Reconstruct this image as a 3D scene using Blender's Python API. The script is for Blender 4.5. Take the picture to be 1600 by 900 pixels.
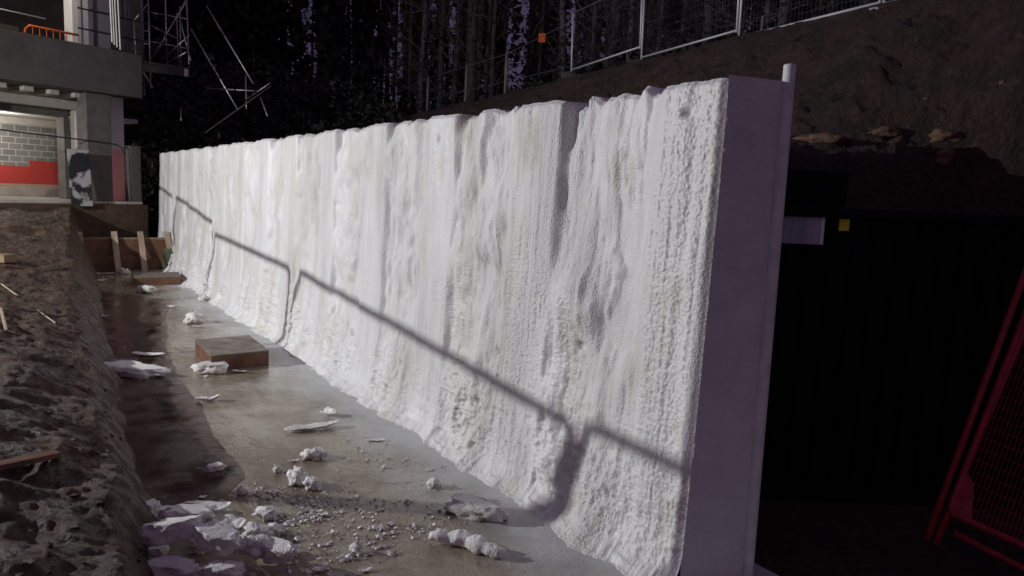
import bpy, math, random
import numpy as np
from mathutils import Vector, Matrix, noise as mn
random.seed(7)
S = bpy.context.scene
for o in list(bpy.data.objects): bpy.data.objects.remove(o)
COL = S.collection

# ------------------------------------------------------------------ camera
RC = np.array([[.8324,-.0360,.5530],[-.5527,-.1250,.8240],[.0396,-.9915,-.1240]])
yd = np.array([25-800,268-450,1155.]); yd/=np.linalg.norm(yd)
dn = np.array([427-800,9680-450,1155.]); dn/=np.linalg.norm(dn)
upv=-dn; Yv=yd-upv*yd.dot(upv); Yv/=np.linalg.norm(Yv); Xv=np.cross(Yv,upv)
RC=np.array([Xv,Yv,upv])
CAM=np.array([0,0,2.3])
cam=bpy.data.cameras.new('camera'); co=bpy.data.objects.new('camera',cam); COL.objects.link(co)
r=RC@np.array([1,0,0]); u=RC@np.array([0,-1,0]); b=RC@np.array([0,0,-1])
co.matrix_world=Matrix(((r[0],u[0],b[0],0),(r[1],u[1],b[1],0),(r[2],u[2],b[2],2.3),(0,0,0,1)))
cam.sensor_width=36; cam.lens=1155/1600*36; cam.clip_end=2000; cam.clip_start=.05
S.camera=co
# ------------------------------------------------------------------ world: faint violet night sky
W=bpy.data.worlds.new('World'); S.world=W; W.use_nodes=True
nt=W.node_tree; bg=nt.nodes['Background']
tc=nt.nodes.new('ShaderNodeTexCoord'); sp=nt.nodes.new('ShaderNodeSeparateXYZ'); mr=nt.nodes.new('ShaderNodeMapRange'); cr=nt.nodes.new('ShaderNodeValToRGB')
nt.links.new(tc.outputs['Generated'],sp.inputs[0]); nt.links.new(sp.outputs['Y'],mr.inputs['Value'])
mr.inputs['From Min'].default_value=-1; mr.inputs['From Max'].default_value=1
nt.links.new(mr.outputs[0],cr.inputs[0])
cr.color_ramp.elements[0].position=.35; cr.color_ramp.elements[0].color=(.30,.198,.355,1)
cr.color_ramp.elements[1].position=.62; cr.color_ramp.elements[1].color=(.165,.122,.25,1)
nt.links.new(cr.outputs[0],bg.inputs[0]); bg.inputs[1].default_value=.34
# ------------------------------------------------------------------ lights
L=np.array([-8.,12.5,4.8])
def lamp(name,loc,watt,col,rad,kind='POINT',aim=None,size=1.,spot=None):
    d=bpy.data.lights.new(name,kind); d.energy=watt; d.color=col
    o=bpy.data.objects.new(name,d); COL.objects.link(o); o.location=loc
    if kind=='AREA': d.size=size
    else: d.shadow_soft_size=rad
    if spot: d.spot_size=math.radians(spot); d.spot_blend=.4
    if aim is not None: o.rotation_euler=(Vector(aim)-Vector(loc)).to_track_quat('-Z','Y').to_euler()
    return o
lamp('floodlight_lamp',L,5000,(.975,.985,1.0),.08,'SPOT',aim=(3.3,9,1.2),spot=165)
S.view_settings.view_transform='Standard'; S.view_settings.look='None'; S.view_settings.gamma=1; S.view_settings.exposure=0
S.render.engine='CYCLES'
S.render.resolution_x=1024; S.render.resolution_y=576
S.cycles.max_bounces=6

# ------------------------------------------------------------------ geometry helpers
def ray(px,py): return RC@np.array([px-800,py-450,1155.])
def plane(px,py,n,p):
    d=ray(px,py); n=np.array(n,float); return CAM+d*((np.array(p,float)-CAM)@n)/(d@n)
def gnd(px,py,z=0.): return plane(px,py,(0,0,1),(0,0,z))
def zat(px,py,Z): return CAM+ray(px,py)*Z/1155.
def hsh(ix,iy,s):
    n=(ix.astype(np.int64)*374761393+iy.astype(np.int64)*668265263+s*974634777)&0xffffffff
    n=((n^(n>>13))*1274126177)&0xffffffff
    n=n^(n>>16)
    return (n&0xffffff)/float(0xffffff)
def vn(x,y,s=0):
    x=np.asarray(x,float); y=np.asarray(y,float); x,y=np.broadcast_arrays(x,y)
    ix=np.floor(x); iy=np.floor(y); fx=x-ix; fy=y-iy
    fx=fx*fx*fx*(fx*(fx*6-15)+10); fy=fy*fy*fy*(fy*(fy*6-15)+10)
    a=hsh(ix,iy,s); b=hsh(ix+1,iy,s); c=hsh(ix,iy+1,s); d=hsh(ix+1,iy+1,s)
    return ((a+(b-a)*fx)*(1-fy)+(c+(d-c)*fx)*fy)*2-1
def fbm(x,y,s=0,o=4,g=.5):
    t=0;a=1;k=0
    for i in range(o):
        t=t+a*vn(x*(2.03**i)+i*17.3,y*(2.03**i)-i*9.1,s+i); k+=a; a*=g
    return t/k
def billow(x,y,s=0,o=3):
    t=0;a=1;k=0
    for i in range(o):
        t=t+a*(1-2*np.abs(vn(x*(2.1**i)+i*5.3,y*(2.1**i)+i*3.7,s+i))); k+=a;a*=.5
    return t/k
def ss(a,b,x):
    t=np.clip((np.asarray(x,float)-a)/(b-a),0,1); return t*t*(3-2*t)

class MB:
    def __init__(s): s.v=[]; s.f=[]
    def add(s,vs,fs):
        k=len(s.v); s.v+= [tuple(map(float,v)) for v in vs]; s.f+=[tuple(i+k for i in f) for f in fs]; return s
    def box(s,c,size,M=None,jit=0):
        c=np.array(c,float); h=np.array(size,float)/2
        vs=[c+h*np.array(q) for q in ((-1,-1,-1),(1,-1,-1),(1,1,-1),(-1,1,-1),(-1,-1,1),(1,-1,1),(1,1,1),(-1,1,1))]
        if jit: vs=[v+np.array([random.uniform(-jit,jit) for _ in range(3)]) for v in vs]
        if M is not None: vs=[M(v) for v in vs]
        return s.add(vs,[(0,3,2,1),(4,5,6,7),(0,1,5,4),(1,2,6,5),(2,3,7,6),(3,0,4,7)])
    def bb(s,x0,x1,y0,y1,z0,z1,M=None,jit=0): return s.box(((x0+x1)/2,(y0+y1)/2,(z0+z1)/2),(abs(x1-x0),abs(y1-y0),abs(z1-z0)),M,jit)
    def tube(s,pts,r,n=8,cap=True):
        P=[Vector(tuple(map(float,p))) for p in pts]; m=len(P)
        R=list(r) if hasattr(r,'__len__') else [r]*m
        k=len(s.v); ref=None
        for i,p in enumerate(P):
            t=(P[min(i+1,m-1)]-P[max(i-1,0)]).normalized()
            if ref is None: ref=t.orthogonal().normalized()
            a=(ref-t*ref.dot(t)).normalized(); ref=a; bq=t.cross(a)
            for j in range(n):
                an=2*math.pi*j/n; q=p+(a*math.cos(an)+bq*math.sin(an))*R[i]; s.v.append(tuple(q))
        for i in range(m-1):
            for j in range(n):
                s.f.append((k+i*n+j,k+i*n+(j+1)%n,k+(i+1)*n+(j+1)%n,k+(i+1)*n+j))
        if cap:
            s.f.append(tuple(k+j for j in range(n))[::-1]); s.f.append(tuple(k+(m-1)*n+j for j in range(n)))
        return s
    def beam(s,a,b,w,h):   # rectangular bar from a to b
        a=Vector(a);b=Vector(b); t=(b-a).normalized(); up=Vector((0,0,1)) if abs(t.z)<.9 else Vector((0,1,0))
        x=t.cross(up).normalized(); y=x.cross(t)
        vs=[]
        for p in (a,b):
            for q in ((-1,-1),(1,-1),(1,1),(-1,1)): vs.append(p+x*q[0]*w/2+y*q[1]*h/2)
        return s.add(vs,[(0,3,2,1),(4,5,6,7),(0,1,5,4),(1,2,6,5),(2,3,7,6),(3,0,4,7)])
    def build(s,name,mat,parent=None,smooth=False,bevel=0,org=None):
        v=s.v
        if org is not None: v=[(a[0]-org[0],a[1]-org[1],a[2]-org[2]) for a in v]
        me=bpy.data.meshes.new(name); me.from_pydata(v,[],s.f); me.update()
        if smooth: me.shade_smooth()
        o=bpy.data.objects.new(name,me); COL.objects.link(o); me.materials.append(mat)
        if parent is not None: o.parent=parent
        elif org is not None: o.location=org
        if bevel:
            m=o.modifiers.new('bevel','BEVEL'); m.width=bevel; m.segments=2; m.limit_method='ANGLE'
        return o
def gridmesh(name,X,Y,Z,mat,parent=None,smooth=True,flip=False):
    n,m=X.shape; me=bpy.data.meshes.new(name)
    V=np.stack([X,Y,Z],-1).reshape(-1,3).astype(np.float32)
    i=np.arange(n*m).reshape(n,m)
    F=np.stack([i[:-1,:-1],i[1:,:-1],i[1:,1:],i[:-1,1:]],-1).reshape(-1,4)
    if flip: F=F[:,::-1]
    me.vertices.add(len(V)); me.vertices.foreach_set('co',V.ravel())
    me.loops.add(F.size); me.loops.foreach_set('vertex_index',F.ravel().astype(np.int32))
    me.polygons.add(len(F)); me.polygons.foreach_set('loop_start',(np.arange(len(F))*4).astype(np.int32))
    me.update(calc_edges=True); me.validate()
    if smooth: me.shade_smooth()
    o=bpy.data.objects.new(name,me); COL.objects.link(o); me.materials.append(mat)
    if parent is not None: o.parent=parent
    return o
def quadmesh(name,V,mat,parent=None):   # V: (n,4,3)
    V=np.asarray(V,np.float32); n=len(V); me=bpy.data.meshes.new(name)
    me.vertices.add(n*4); me.vertices.foreach_set('co',V.ravel())
    me.loops.add(n*4); me.loops.foreach_set('vertex_index',np.arange(n*4,dtype=np.int32))
    me.polygons.add(n); me.polygons.foreach_set('loop_start',(np.arange(n)*4).astype(np.int32))
    me.update(calc_edges=True)
    o=bpy.data.objects.new(name,me); COL.objects.link(o); me.materials.append(mat)
    if parent is not None: o.parent=parent
    return o
def empty(name,loc=(0,0,0)):
    o=bpy.data.objects.new(name,None); COL.objects.link(o); o.location=loc; o.empty_display_size=.1; return o
def tag(o,label,cat,group=None,kind=None):
    if label: o['label']=label
    if cat: o['category']=cat
    if group: o['group']=group
    if kind: o['kind']=kind
    return o
def struct(o): o['kind']='structure'; return o

# ------------------------------------------------------------------ materials
def mat(name,col,rough=.6,metal=0,col2=None,scale=5.,bump=0,bscale=30.,bdist=.01,rough2=None,thr=(.4,.6),spec=None,emit=None,stretch=None,detail=6):
    m=bpy.data.materials.new(name); m.use_nodes=True; t=m.node_tree; n=t.nodes; l=t.links; p=n['Principled BSDF']
    p.inputs['Base Color'].default_value=(*col,1); p.inputs['Roughness'].default_value=rough; p.inputs['Metallic'].default_value=metal
    if spec is not None: p.inputs['Specular IOR Level'].default_value=spec
    tc=n.new('ShaderNodeTexCoord'); vec=tc.outputs['Object']
    if stretch:
        mp=n.new('ShaderNodeMapping'); mp.inputs['Scale'].default_value=stretch; l.new(vec,mp.inputs[0]); vec=mp.outputs[0]
    if col2 or rough2 is not None:
        nz=n.new('ShaderNodeTexNoise'); nz.inputs['Scale'].default_value=scale; nz.inputs['Detail'].default_value=detail; nz.inputs['Roughness'].default_value=.62; l.new(vec,nz.inputs['Vector'])
        rp=n.new('ShaderNodeMapRange'); rp.inputs['From Min'].default_value=thr[0]; rp.inputs['From Max'].default_value=thr[1]; l.new(nz.outputs['Fac'],rp.inputs['Value'])
        if col2:
            mx=n.new('ShaderNodeMix'); mx.data_type='RGBA'; mx.inputs['A'].default_value=(*col,1); mx.inputs['B'].default_value=(*col2,1); l.new(rp.outputs[0],mx.inputs['Factor']); l.new(mx.outputs['Result'],p.inputs['Base Color'])
        if rough2 is not None:
            r2=n.new('ShaderNodeMapRange'); r2.inputs['To Min'].default_value=rough; r2.inputs['To Max'].default_value=rough2; l.new(rp.outputs[0],r2.inputs['Value']); l.new(r2.outputs[0],p.inputs['Roughness'])
    if bump:
        b=n.new('ShaderNodeTexNoise'); b.inputs['Scale'].default_value=bscale; b.inputs['Detail'].default_value=5; l.new(vec,b.inputs['Vector'])
        bn=n.new('ShaderNodeBump'); bn.inputs['Strength'].default_value=bump; bn.inputs['Distance'].default_value=bdist; l.new(b.outputs['Fac'],bn.inputs['Height']); l.new(bn.outputs[0],p.inputs['Normal'])
    if emit: p.inputs['Emission Color'].default_value=(*emit[0],1); p.inputs['Emission Strength'].default_value=emit[1]
    return m

def mix(t,fac,a,b):
    mx=t.nodes.new('ShaderNodeMix'); mx.data_type='RGBA'
    for k,v in (('A',a),('B',b)):
        if isinstance(v,tuple): mx.inputs[k].default_value=(*v,1)
        else: t.links.new(v,mx.inputs[k])
    t.links.new(fac,mx.inputs['Factor']); return mx.outputs['Result']
def noi(t,vec,scale,detail=5,rough=.6,lo=.4,hi=.6):
    nz=t.nodes.new('ShaderNodeTexNoise'); nz.inputs['Scale'].default_value=scale; nz.inputs['Detail'].default_value=detail; nz.inputs['Roughness'].default_value=rough; t.links.new(vec,nz.inputs['Vector'])
    rp=t.nodes.new('ShaderNodeMapRange'); rp.inputs['From Min'].default_value=lo; rp.inputs['From Max'].default_value=hi; t.links.new(nz.outputs['Fac'],rp.inputs['Value'])
    return rp.outputs[0]
def mth(t,op,a,b=None):
    m=t.nodes.new('ShaderNodeMath'); m.operation=op; m.use_clamp=False
    for i,v in enumerate((a,b)):
        if v is None: continue
        if isinstance(v,(int,float)): m.inputs[i].default_value=v
        else: t.links.new(v,m.inputs[i])
    return m.outputs[0]
def mapv(t,scale):
    tc=t.nodes.new('ShaderNodeTexCoord'); mp=t.nodes.new('ShaderNodeMapping'); mp.inputs['Scale'].default_value=scale
    t.links.new(tc.outputs['Object'],mp.inputs[0]); return mp.outputs[0]

# sprayed foam
def foam_mat(name,fine=1.0,base=(.83,.83,.82),warm=(.70,.685,.64)):
    m=bpy.data.materials.new(name); m.use_nodes=True; t=m.node_tree; p=t.nodes['Principled BSDF']
    v1=mapv(t,(1,1,1)); vs=mapv(t,(1,1.6,.35))
    f1=noi(t,vs,1.7,5,.6,.42,.66); c=mix(t,f1,base,warm)
    f2=noi(t,v1,1.1,6,.7,.57,.75); c=mix(t,f2,c,(.62,.57,.44))
    f3=noi(t,v1,38,4,.7,.62,.85); c=mix(t,f3,c,(.66,.65,.60))
    t.links.new(c,p.inputs['Base Color']); p.inputs['Roughness'].default_value=.42; p.inputs['Specular IOR Level'].default_value=.5
    mask=noi(t,vs,1.3,4,.55,.46,.62)
    n1=t.nodes.new('ShaderNodeTexNoise'); n1.inputs['Scale'].default_value=55*fine; n1.inputs['Detail'].default_value=6; n1.inputs['Roughness'].default_value=.65; t.links.new(v1,n1.inputs['Vector'])
    vo=t.nodes.new('ShaderNodeTexVoronoi'); vo.inputs['Scale'].default_value=70*fine; t.links.new(v1,vo.inputs['Vector'])
    h=mth(t,'ADD',n1.outputs['Fac'],mth(t,'MULTIPLY',vo.outputs['Distance'],-.5))
    h=mth(t,'MULTIPLY',h,mth(t,'ADD',mth(t,'MULTIPLY',mask,.75),.25))
    bn=t.nodes.new('ShaderNodeBump'); bn.inputs['Strength'].default_value=.9; bn.inputs['Distance'].default_value=.016/fine**.5; t.links.new(h,bn.inputs['Height']); t.links.new(bn.outputs[0],p.inputs['Normal'])
    return m
M={}
M['foam']=foam_mat('sprayed foam'); M['chunk']=foam_mat('foam offcut',1.3,(.86,.85,.83),(.76,.73,.66))
M['web']=mat('smooth foam skin',(.78,.765,.78),.6,bump=.9,bscale=120,bdist=.012,col2=(.64,.62,.64),scale=5,thr=(.3,.75),detail=9)
M['steel']=mat('rusty sheet steel',(.10,.07,.06),.7,metal=.3,col2=(.05,.04,.04),scale=6,bump=.3)
M['galv']=mat('galvanised tube',(.55,.55,.56),.38,metal=.85,col2=(.35,.35,.36),scale=14,rough2=.6)
M['galvb']=mat('bright galvanised tube',(.72,.72,.75),.55,metal=.3)
M['dullpole']=mat('white overspray pole',(.72,.72,.73),.6,col2=(.6,.6,.6),scale=9,bump=.3,bscale=60,bdist=.004)
M['conc']=mat('raw concrete',(.080,.072,.064),.8,col2=(.13,.115,.10),scale=2.5,thr=(.35,.65),bump=.35,bscale=25)
M['concpale']=mat('pale concrete',(.36,.33,.29),.8,col2=(.46,.42,.37),scale=3,bump=.25,bscale=25)
M['concdark']=mat('dark concrete beam',(.060,.055,.052),.85,col2=(.10,.09,.084),scale=1.6,thr=(.3,.7),bump=.4,bscale=14,bdist=.02)
M['white']=mat('white plaster',(.78,.76,.72),.7,col2=(.7,.68,.63),scale=4)
M['black']=mat('black painted steel',(.005,.0045,.006),.7,col2=(.008,.007,.007),scale=4,bump=.15,spec=.15)
M['blackrail']=mat('black rail paint',(.012,.012,.013),.5)
M['orange']=mat('orange plastic',(.85,.16,.02),.4,col2=(.75,.13,.02),scale=6,emit=None)
M['red']=mat('red barrier paint',(.33,.012,.015),.45,col2=(.22,.009,.012),scale=12,rough2=.65)
M['wood']=mat('weathered timber',(.30,.20,.12),.75,col2=(.18,.11,.065),scale=5,stretch=(1,1,.15),bump=.4,bscale=30,thr=(.35,.65))
M['woodpale']=mat('pale softwood stake',(.46,.36,.26),.75,col2=(.30,.22,.15),scale=6,stretch=(1,1,.2),bump=.4,thr=(.35,.65))
M['plydark']=mat('brown shuttering ply',(.17,.075,.04),.45,col2=(.11,.05,.03),scale=4,rough2=.7,bump=.2)
M['plytop']=mat('cement stained ply',(.24,.205,.17),.38,col2=(.15,.12,.095),scale=4.5,rough2=.7,thr=(.35,.65),bump=.25)
M['trunk']=mat('dark bark',(.085,.072,.066),.9,col2=(.035,.03,.028),scale=9,stretch=(1,1,.25),bump=.8,bscale=18,bdist=.03)
M['trunkpale']=mat('pale lichened bark',(.14,.13,.13),.9,col2=(.06,.05,.05),scale=6,stretch=(1,1,.4),bump=.6,bscale=18,bdist=.03)
M['leaf']=mat('night foliage',(.030,.036,.022),.7,col2=(.014,.015,.012),scale=2.5)
M['post']=mat('weathered fence post',(.22,.20,.19),.85,col2=(.13,.12,.11),scale=8,stretch=(1,1,.2))
M['wire']=mat('fence wire',(.30,.30,.32),.5,metal=.6)
M['cable']=mat('black rubber hose',(.02,.02,.02),.6)
M['grass']=mat('green matting',(.06,.10,.045),.8,col2=(.10,.12,.07),scale=18)
M['yellow']=mat('yellow sticker',(.75,.72,.03),.5)
M['notice']=mat('grey notice sheet',(.50,.50,.60),.35,col2=(.22,.22,.28),scale=1.5,stretch=(4,4,.1))
M['noticew']=mat('white edge tape',(.85,.9,.88),.5)
M['rock']=mat('clay stone',(.20,.12,.07),.85,col2=(.10,.06,.04),scale=8,bump=.7,bscale=14,bdist=.03)
M['bluesheet']=mat('grey blue polythene',(.13,.14,.19),.3,col2=(.07,.07,.10),scale=5,bump=.5,bscale=10,bdist=.02)
M['lampface']=mat('lamp glass',(.9,.9,.9),.4,emit=((.93,.97,1),20))

def soil(name,a,b,c,rough=(.3,.8),s=1.,bd=.05,glint=False):
    m=bpy.data.materials.new(name); m.use_nodes=True; t=m.node_tree; p=t.nodes['Principled BSDF']; v=mapv(t,(1,1,1))
    f=noi(t,v,1.2*s,8,.65,.38,.62); col=mix(t,f,a,b); g=noi(t,v,7*s,8,.7,.52,.72); col=mix(t,g,col,c); t.links.new(col,p.inputs['Base Color'])
    rf=noi(t,v,2.5*s,6,.6,.42,.62); mr=t.nodes.new('ShaderNodeMapRange'); mr.inputs['To Min'].default_value=rough[0]; mr.inputs['To Max'].default_value=rough[1]; t.links.new(rf,mr.inputs['Value']); t.links.new(mr.outputs[0],p.inputs['Roughness'])
    n1=t.nodes.new('ShaderNodeTexNoise'); n1.inputs['Scale'].default_value=9*s; n1.inputs['Detail'].default_value=12; n1.inputs['Roughness'].default_value=.68; t.links.new(v,n1.inputs['Vector'])
    bn=t.nodes.new('ShaderNodeBump'); bn.inputs['Strength'].default_value=1; bn.inputs['Distance'].default_value=bd; t.links.new(n1.outputs['Fac'],bn.inputs['Height']); t.links.new(bn.outputs[0],p.inputs['Normal'])
    return m
M['mud']=soil('wet churned mud',(.098,.053,.027),(.050,.028,.016),(.120,.074,.044),(.46,.85),3.2,.030)
M['darksoil']=soil('black woodland soil',(.020,.015,.012),(.012,.010,.008),(.03,.02,.015),(.7,.95),1,.1)
M['slope']=soil('dark clay slope',(.082,.050,.032),(.036,.026,.019),(.16,.105,.065),(.6,.95),1.3,.16)

# wet slab
def crumbly(m):
    t=m.node_tree; p=t.nodes['Principled BSDF']; v=mapv(t,(1,1,1))
    bn=[n for n in t.nodes if n.bl_idname=='ShaderNodeBump'][0]; old=bn.inputs['Height'].links[0].from_socket
    vo=t.nodes.new('ShaderNodeTexVoronoi'); vo.inputs['Scale'].default_value=26; t.links.new(v,vo.inputs['Vector'])
    n2=t.nodes.new('ShaderNodeTexNoise'); n2.inputs['Scale'].default_value=48; n2.inputs['Detail'].default_value=6; n2.inputs['Roughness'].default_value=.75; t.links.new(v,n2.inputs['Vector'])
    h=mth(t,'ADD',old,mth(t,'ADD',mth(t,'MULTIPLY',vo.outputs['Distance'],-.35),mth(t,'MULTIPLY',n2.outputs['Fac'],.75))); t.links.new(h,bn.inputs['Height'])
    oldr=p.inputs['Roughness'].links[0].from_socket
    g=noi(t,v,34,3,.6,.60,.66); p2=mth(t,'SUBTRACT',oldr,mth(t,'MULTIPLY',g,.35)); t.links.new(mth(t,'MAXIMUM',p2,.08),p.inputs['Roughness'])
crumbly(M['mud']); M['mud'].node_tree.nodes['Principled BSDF'].inputs['Specular IOR Level'].default_value=.45
def slab_mat():
    m=bpy.data.materials.new('wet muddy concrete'); m.use_nodes=True; t=m.node_tree; p=t.nodes['Principled BSDF']; v=mapv(t,(1,1,1)); vy=mapv(t,(1.6,.7,1))
    f=noi(t,vy,.9,9,.62,.36,.64); c=mix(t,f,(.205,.165,.112),(.35,.305,.225))
    g=noi(t,v,4,8,.7,.50,.74); c=mix(t,g,c,(.15,.105,.07))
    g2=noi(t,v,26,6,.7,.60,.80); c=mix(t,g2,c,(.30,.27,.22)); g3=noi(t,v,13,9,.75,.56,.72); c=mix(t,g3,c,(.17,.13,.095)); g4=noi(t,v,75,3,.6,.62,.70); c=mix(t,g4,c,(.12,.09,.07))
    # foam overspray fading out from the wall foot
    tc=t.nodes.new('ShaderNodeTexCoord'); sx=t.nodes.new('ShaderNodeSeparateXYZ'); t.links.new(tc.outputs['Object'],sx.inputs[0])
    n=t.nodes.new('ShaderNodeTexNoise'); n.inputs['Scale'].default_value=1.5; n.inputs['Detail'].default_value=7; t.links.new(v,n.inputs['Vector'])
    e=mth(t,'ADD',sx.outputs['X'],mth(t,'MULTIPLY',mth(t,'SUBTRACT',n.outputs['Fac'],.5),1.1))
    mr=t.nodes.new('ShaderNodeMapRange'); mr.inputs['From Min'].default_value=2.35; mr.inputs['From Max'].default_value=3.0; t.links.new(e,mr.inputs['Value'])
    c=mix(t,mth(t,'MULTIPLY',mr.outputs[0],.85),c,(.60,.62,.62)); t.links.new(c,p.inputs['Base Color'])
    rf=noi(t,vy,1.1,6,.6,.40,.60); r=t.nodes.new('ShaderNodeMapRange'); r.inputs['To Min'].default_value=.06; r.inputs['To Max'].default_value=.36; t.links.new(rf,r.inputs['Value'])
    rr=mth(t,'ADD',r.outputs[0],mth(t,'MULTIPLY',mr.outputs[0],.3)); t.links.new(rr,p.inputs['Roughness'])
    n1=t.nodes.new('ShaderNodeTexNoise'); n1.inputs['Scale'].default_value=7; n1.inputs['Detail'].default_value=10; n1.inputs['Roughness'].default_value=.6; t.links.new(v,n1.inputs['Vector'])
    n3=t.nodes.new('ShaderNodeTexNoise'); n3.inputs['Scale'].default_value=60; n3.inputs['Detail'].default_value=5; t.links.new(v,n3.inputs['Vector'])
    h=mth(t,'MULTIPLY',mth(t,'ADD',n1.outputs['Fac'],mth(t,'MULTIPLY',n3.outputs['Fac'],.22)),mth(t,'ADD',mth(t,'MULTIPLY',rf,.9),.08))
    bn=t.nodes.new('ShaderNodeBump'); bn.inputs['Strength'].default_value=.8; bn.inputs['Distance'].default_value=.018; t.links.new(h,bn.inputs['Height']); t.links.new(bn.outputs[0],p.inputs['Normal'])
    return m
M['slab']=slab_mat()
def block_mat():
    m=bpy.data.materials.new('painted blockwork'); m.use_nodes=True; t=m.node_tree; p=t.nodes['Principled BSDF']
    tc=t.nodes.new('ShaderNodeTexCoord'); sx=t.nodes.new('ShaderNodeSeparateXYZ'); t.links.new(tc.outputs['Object'],sx.inputs[0])
    cb=t.nodes.new('ShaderNodeCombineXYZ'); t.links.new(sx.outputs['X'],cb.inputs[0]); t.links.new(sx.outputs['Z'],cb.inputs[1])
    br=t.nodes.new('ShaderNodeTexBrick'); br.inputs['Color1'].default_value=(.20,.20,.20,1); br.inputs['Color2'].default_value=(.27,.27,.265,1); br.inputs['Mortar'].default_value=(.55,.54,.52,1)
    br.inputs['Scale'].default_value=1; br.inputs['Mortar Size'].default_value=.012; br.inputs['Brick Width'].default_value=.36; br.inputs['Row Height'].default_value=.18; t.links.new(cb.outputs[0],br.inputs['Vector'])
    # red painted dado up to an irregular stepped line
    st=mth(t,'MULTIPLY',mth(t,'GREATER_THAN',sx.outputs['X'],-.9),.18); lim=mth(t,'ADD',st,2.58)
    red=mth(t,'LESS_THAN',sx.outputs['Z'],lim)
    c=mix(t,red,br.outputs['Color'],(.55,.06,.05))
    low=mth(t,'LESS_THAN',sx.outputs['Z'],2.06); c=mix(t,low,c,(.5,.36,.27)); t.links.new(c,p.inputs['Base Color']); p.inputs['Roughness'].default_value=.7
    return m
M['block']=block_mat()
def spat_mat():
    m=bpy.data.materials.new('foam spattered board'); m.use_nodes=True; t=m.node_tree; p=t.nodes['Principled BSDF']; v=mapv(t,(1,1,1))
    f=noi(t,v,2.1,3,.5,.47,.53); c=mix(t,f,(.012,.012,.014),(.42,.41,.40)); t.links.new(c,p.inputs['Base Color']); p.inputs['Roughness'].default_value=.6
    return m
M['spat']=spat_mat()

# ------------------------------------------------------------------ the setting
gm=MB(); 
gm.add([(-300,-300,-.05),(300,-300,-.05),(300,300,-.05),(-300,300,-.05)],[(0,1,2,3)])
struct(gm.build('ground',M['mud']))
struct(MB().add([(-.5,-4,0),(3.9,-4,0),(3.9,22.6,0),(-.5,22.6,0)],[(0,1,2,3)]).build('slab',M['slab']))
struct(MB().add([(3.9,-8,.004),(16,-8,.004),(16,6,.004),(3.9,6,.004)],[(0,1,2,3)]).build('yard',M['slope']))

M['bank_shade_film']=mat('wet bank shade film',(.070,.042,.034),.10,col2=(.11,.072,.055),scale=2.2,bump=.22,bscale=6,bdist=.012,rough2=.30,detail=9)  # wet film coloured dark to stand for the bank's shadow on the slab
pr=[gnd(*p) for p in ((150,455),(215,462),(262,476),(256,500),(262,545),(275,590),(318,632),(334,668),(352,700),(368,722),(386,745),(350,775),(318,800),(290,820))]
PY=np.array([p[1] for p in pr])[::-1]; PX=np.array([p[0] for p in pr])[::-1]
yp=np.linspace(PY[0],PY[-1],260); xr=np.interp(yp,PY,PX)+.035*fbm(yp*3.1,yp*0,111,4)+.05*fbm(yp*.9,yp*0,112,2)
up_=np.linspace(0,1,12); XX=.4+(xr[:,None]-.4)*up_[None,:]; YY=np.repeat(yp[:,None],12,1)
struct(gridmesh('bank_shade_film',XX,YY,XX*0+.004,M['bank_shade_film'],flip=True))
def xcrest(y): return np.interp(y,[-5,3,7,12,18,24],[.30,.36,.50,.58,.85,1.25])
def xfoot(y): return np.interp(y,[-5,4.5,6,8,12.5,20,24],[.55,.62,.74,.82,1.06,1.52,1.7])
def bank(x,y,detail=True):
    x=np.asarray(x,float); y=np.asarray(y,float); x,y=np.broadcast_arrays(x,y)
    w=.10*fbm(y*1.1,x*0+3,11,4)
    xc=xcrest(y)+w; xf=xfoot(y)+w*.8+.05*fbm(y*4,0*x,12,2)
    zc=np.interp(y,[0,4.8,6,10,14,18,21,22.5,26],[.31,.29,.40,.44,.55,.85,1.30,1.55,1.5])
    top=zc+np.clip((xc-x),0,1.6)*np.interp(y,[0,10,16,19],[.30,.26,.12,.04])+np.clip(xc-x-1.6,0,9)*.03
    t=np.clip((x-xc)/(xf-xc),0,1); h=top*(1-t**1.25)-.06*ss(.9,1.05,t)
    h=np.where(x>xf,-.06,h)
    if detail:
        a=ss(xf+.05,xf-.25,x)
        h=h+a*(.10*fbm(x*1.7,y*1.2,21,4)+.022*billow(x*3.0,y*2.0,22,3)+.016*fbm(x*12,y*8,25,4))
        h=h+ a*.03*np.maximum(0,fbm(x*.9,y*3.6,31,4))*2+a*.008*fbm(x*30,y*22,33,2)
    return h
ys=[-4.]
while ys[-1]<25: ys.append(ys[-1]+max(.02,.0042*max(ys[-1],0)+.004))
ys=np.array(ys)
xs=np.concatenate([np.arange(-12,-1.5,.25),np.arange(-1.5,-.8,.05),np.arange(-.8,2.0,.0175)])
XX,YY=np.meshgrid(xs,ys,indexing='ij'); ZZ=bank(XX,YY)
struct(gridmesh('mud_bank',XX,YY,ZZ,M['mud']))

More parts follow.
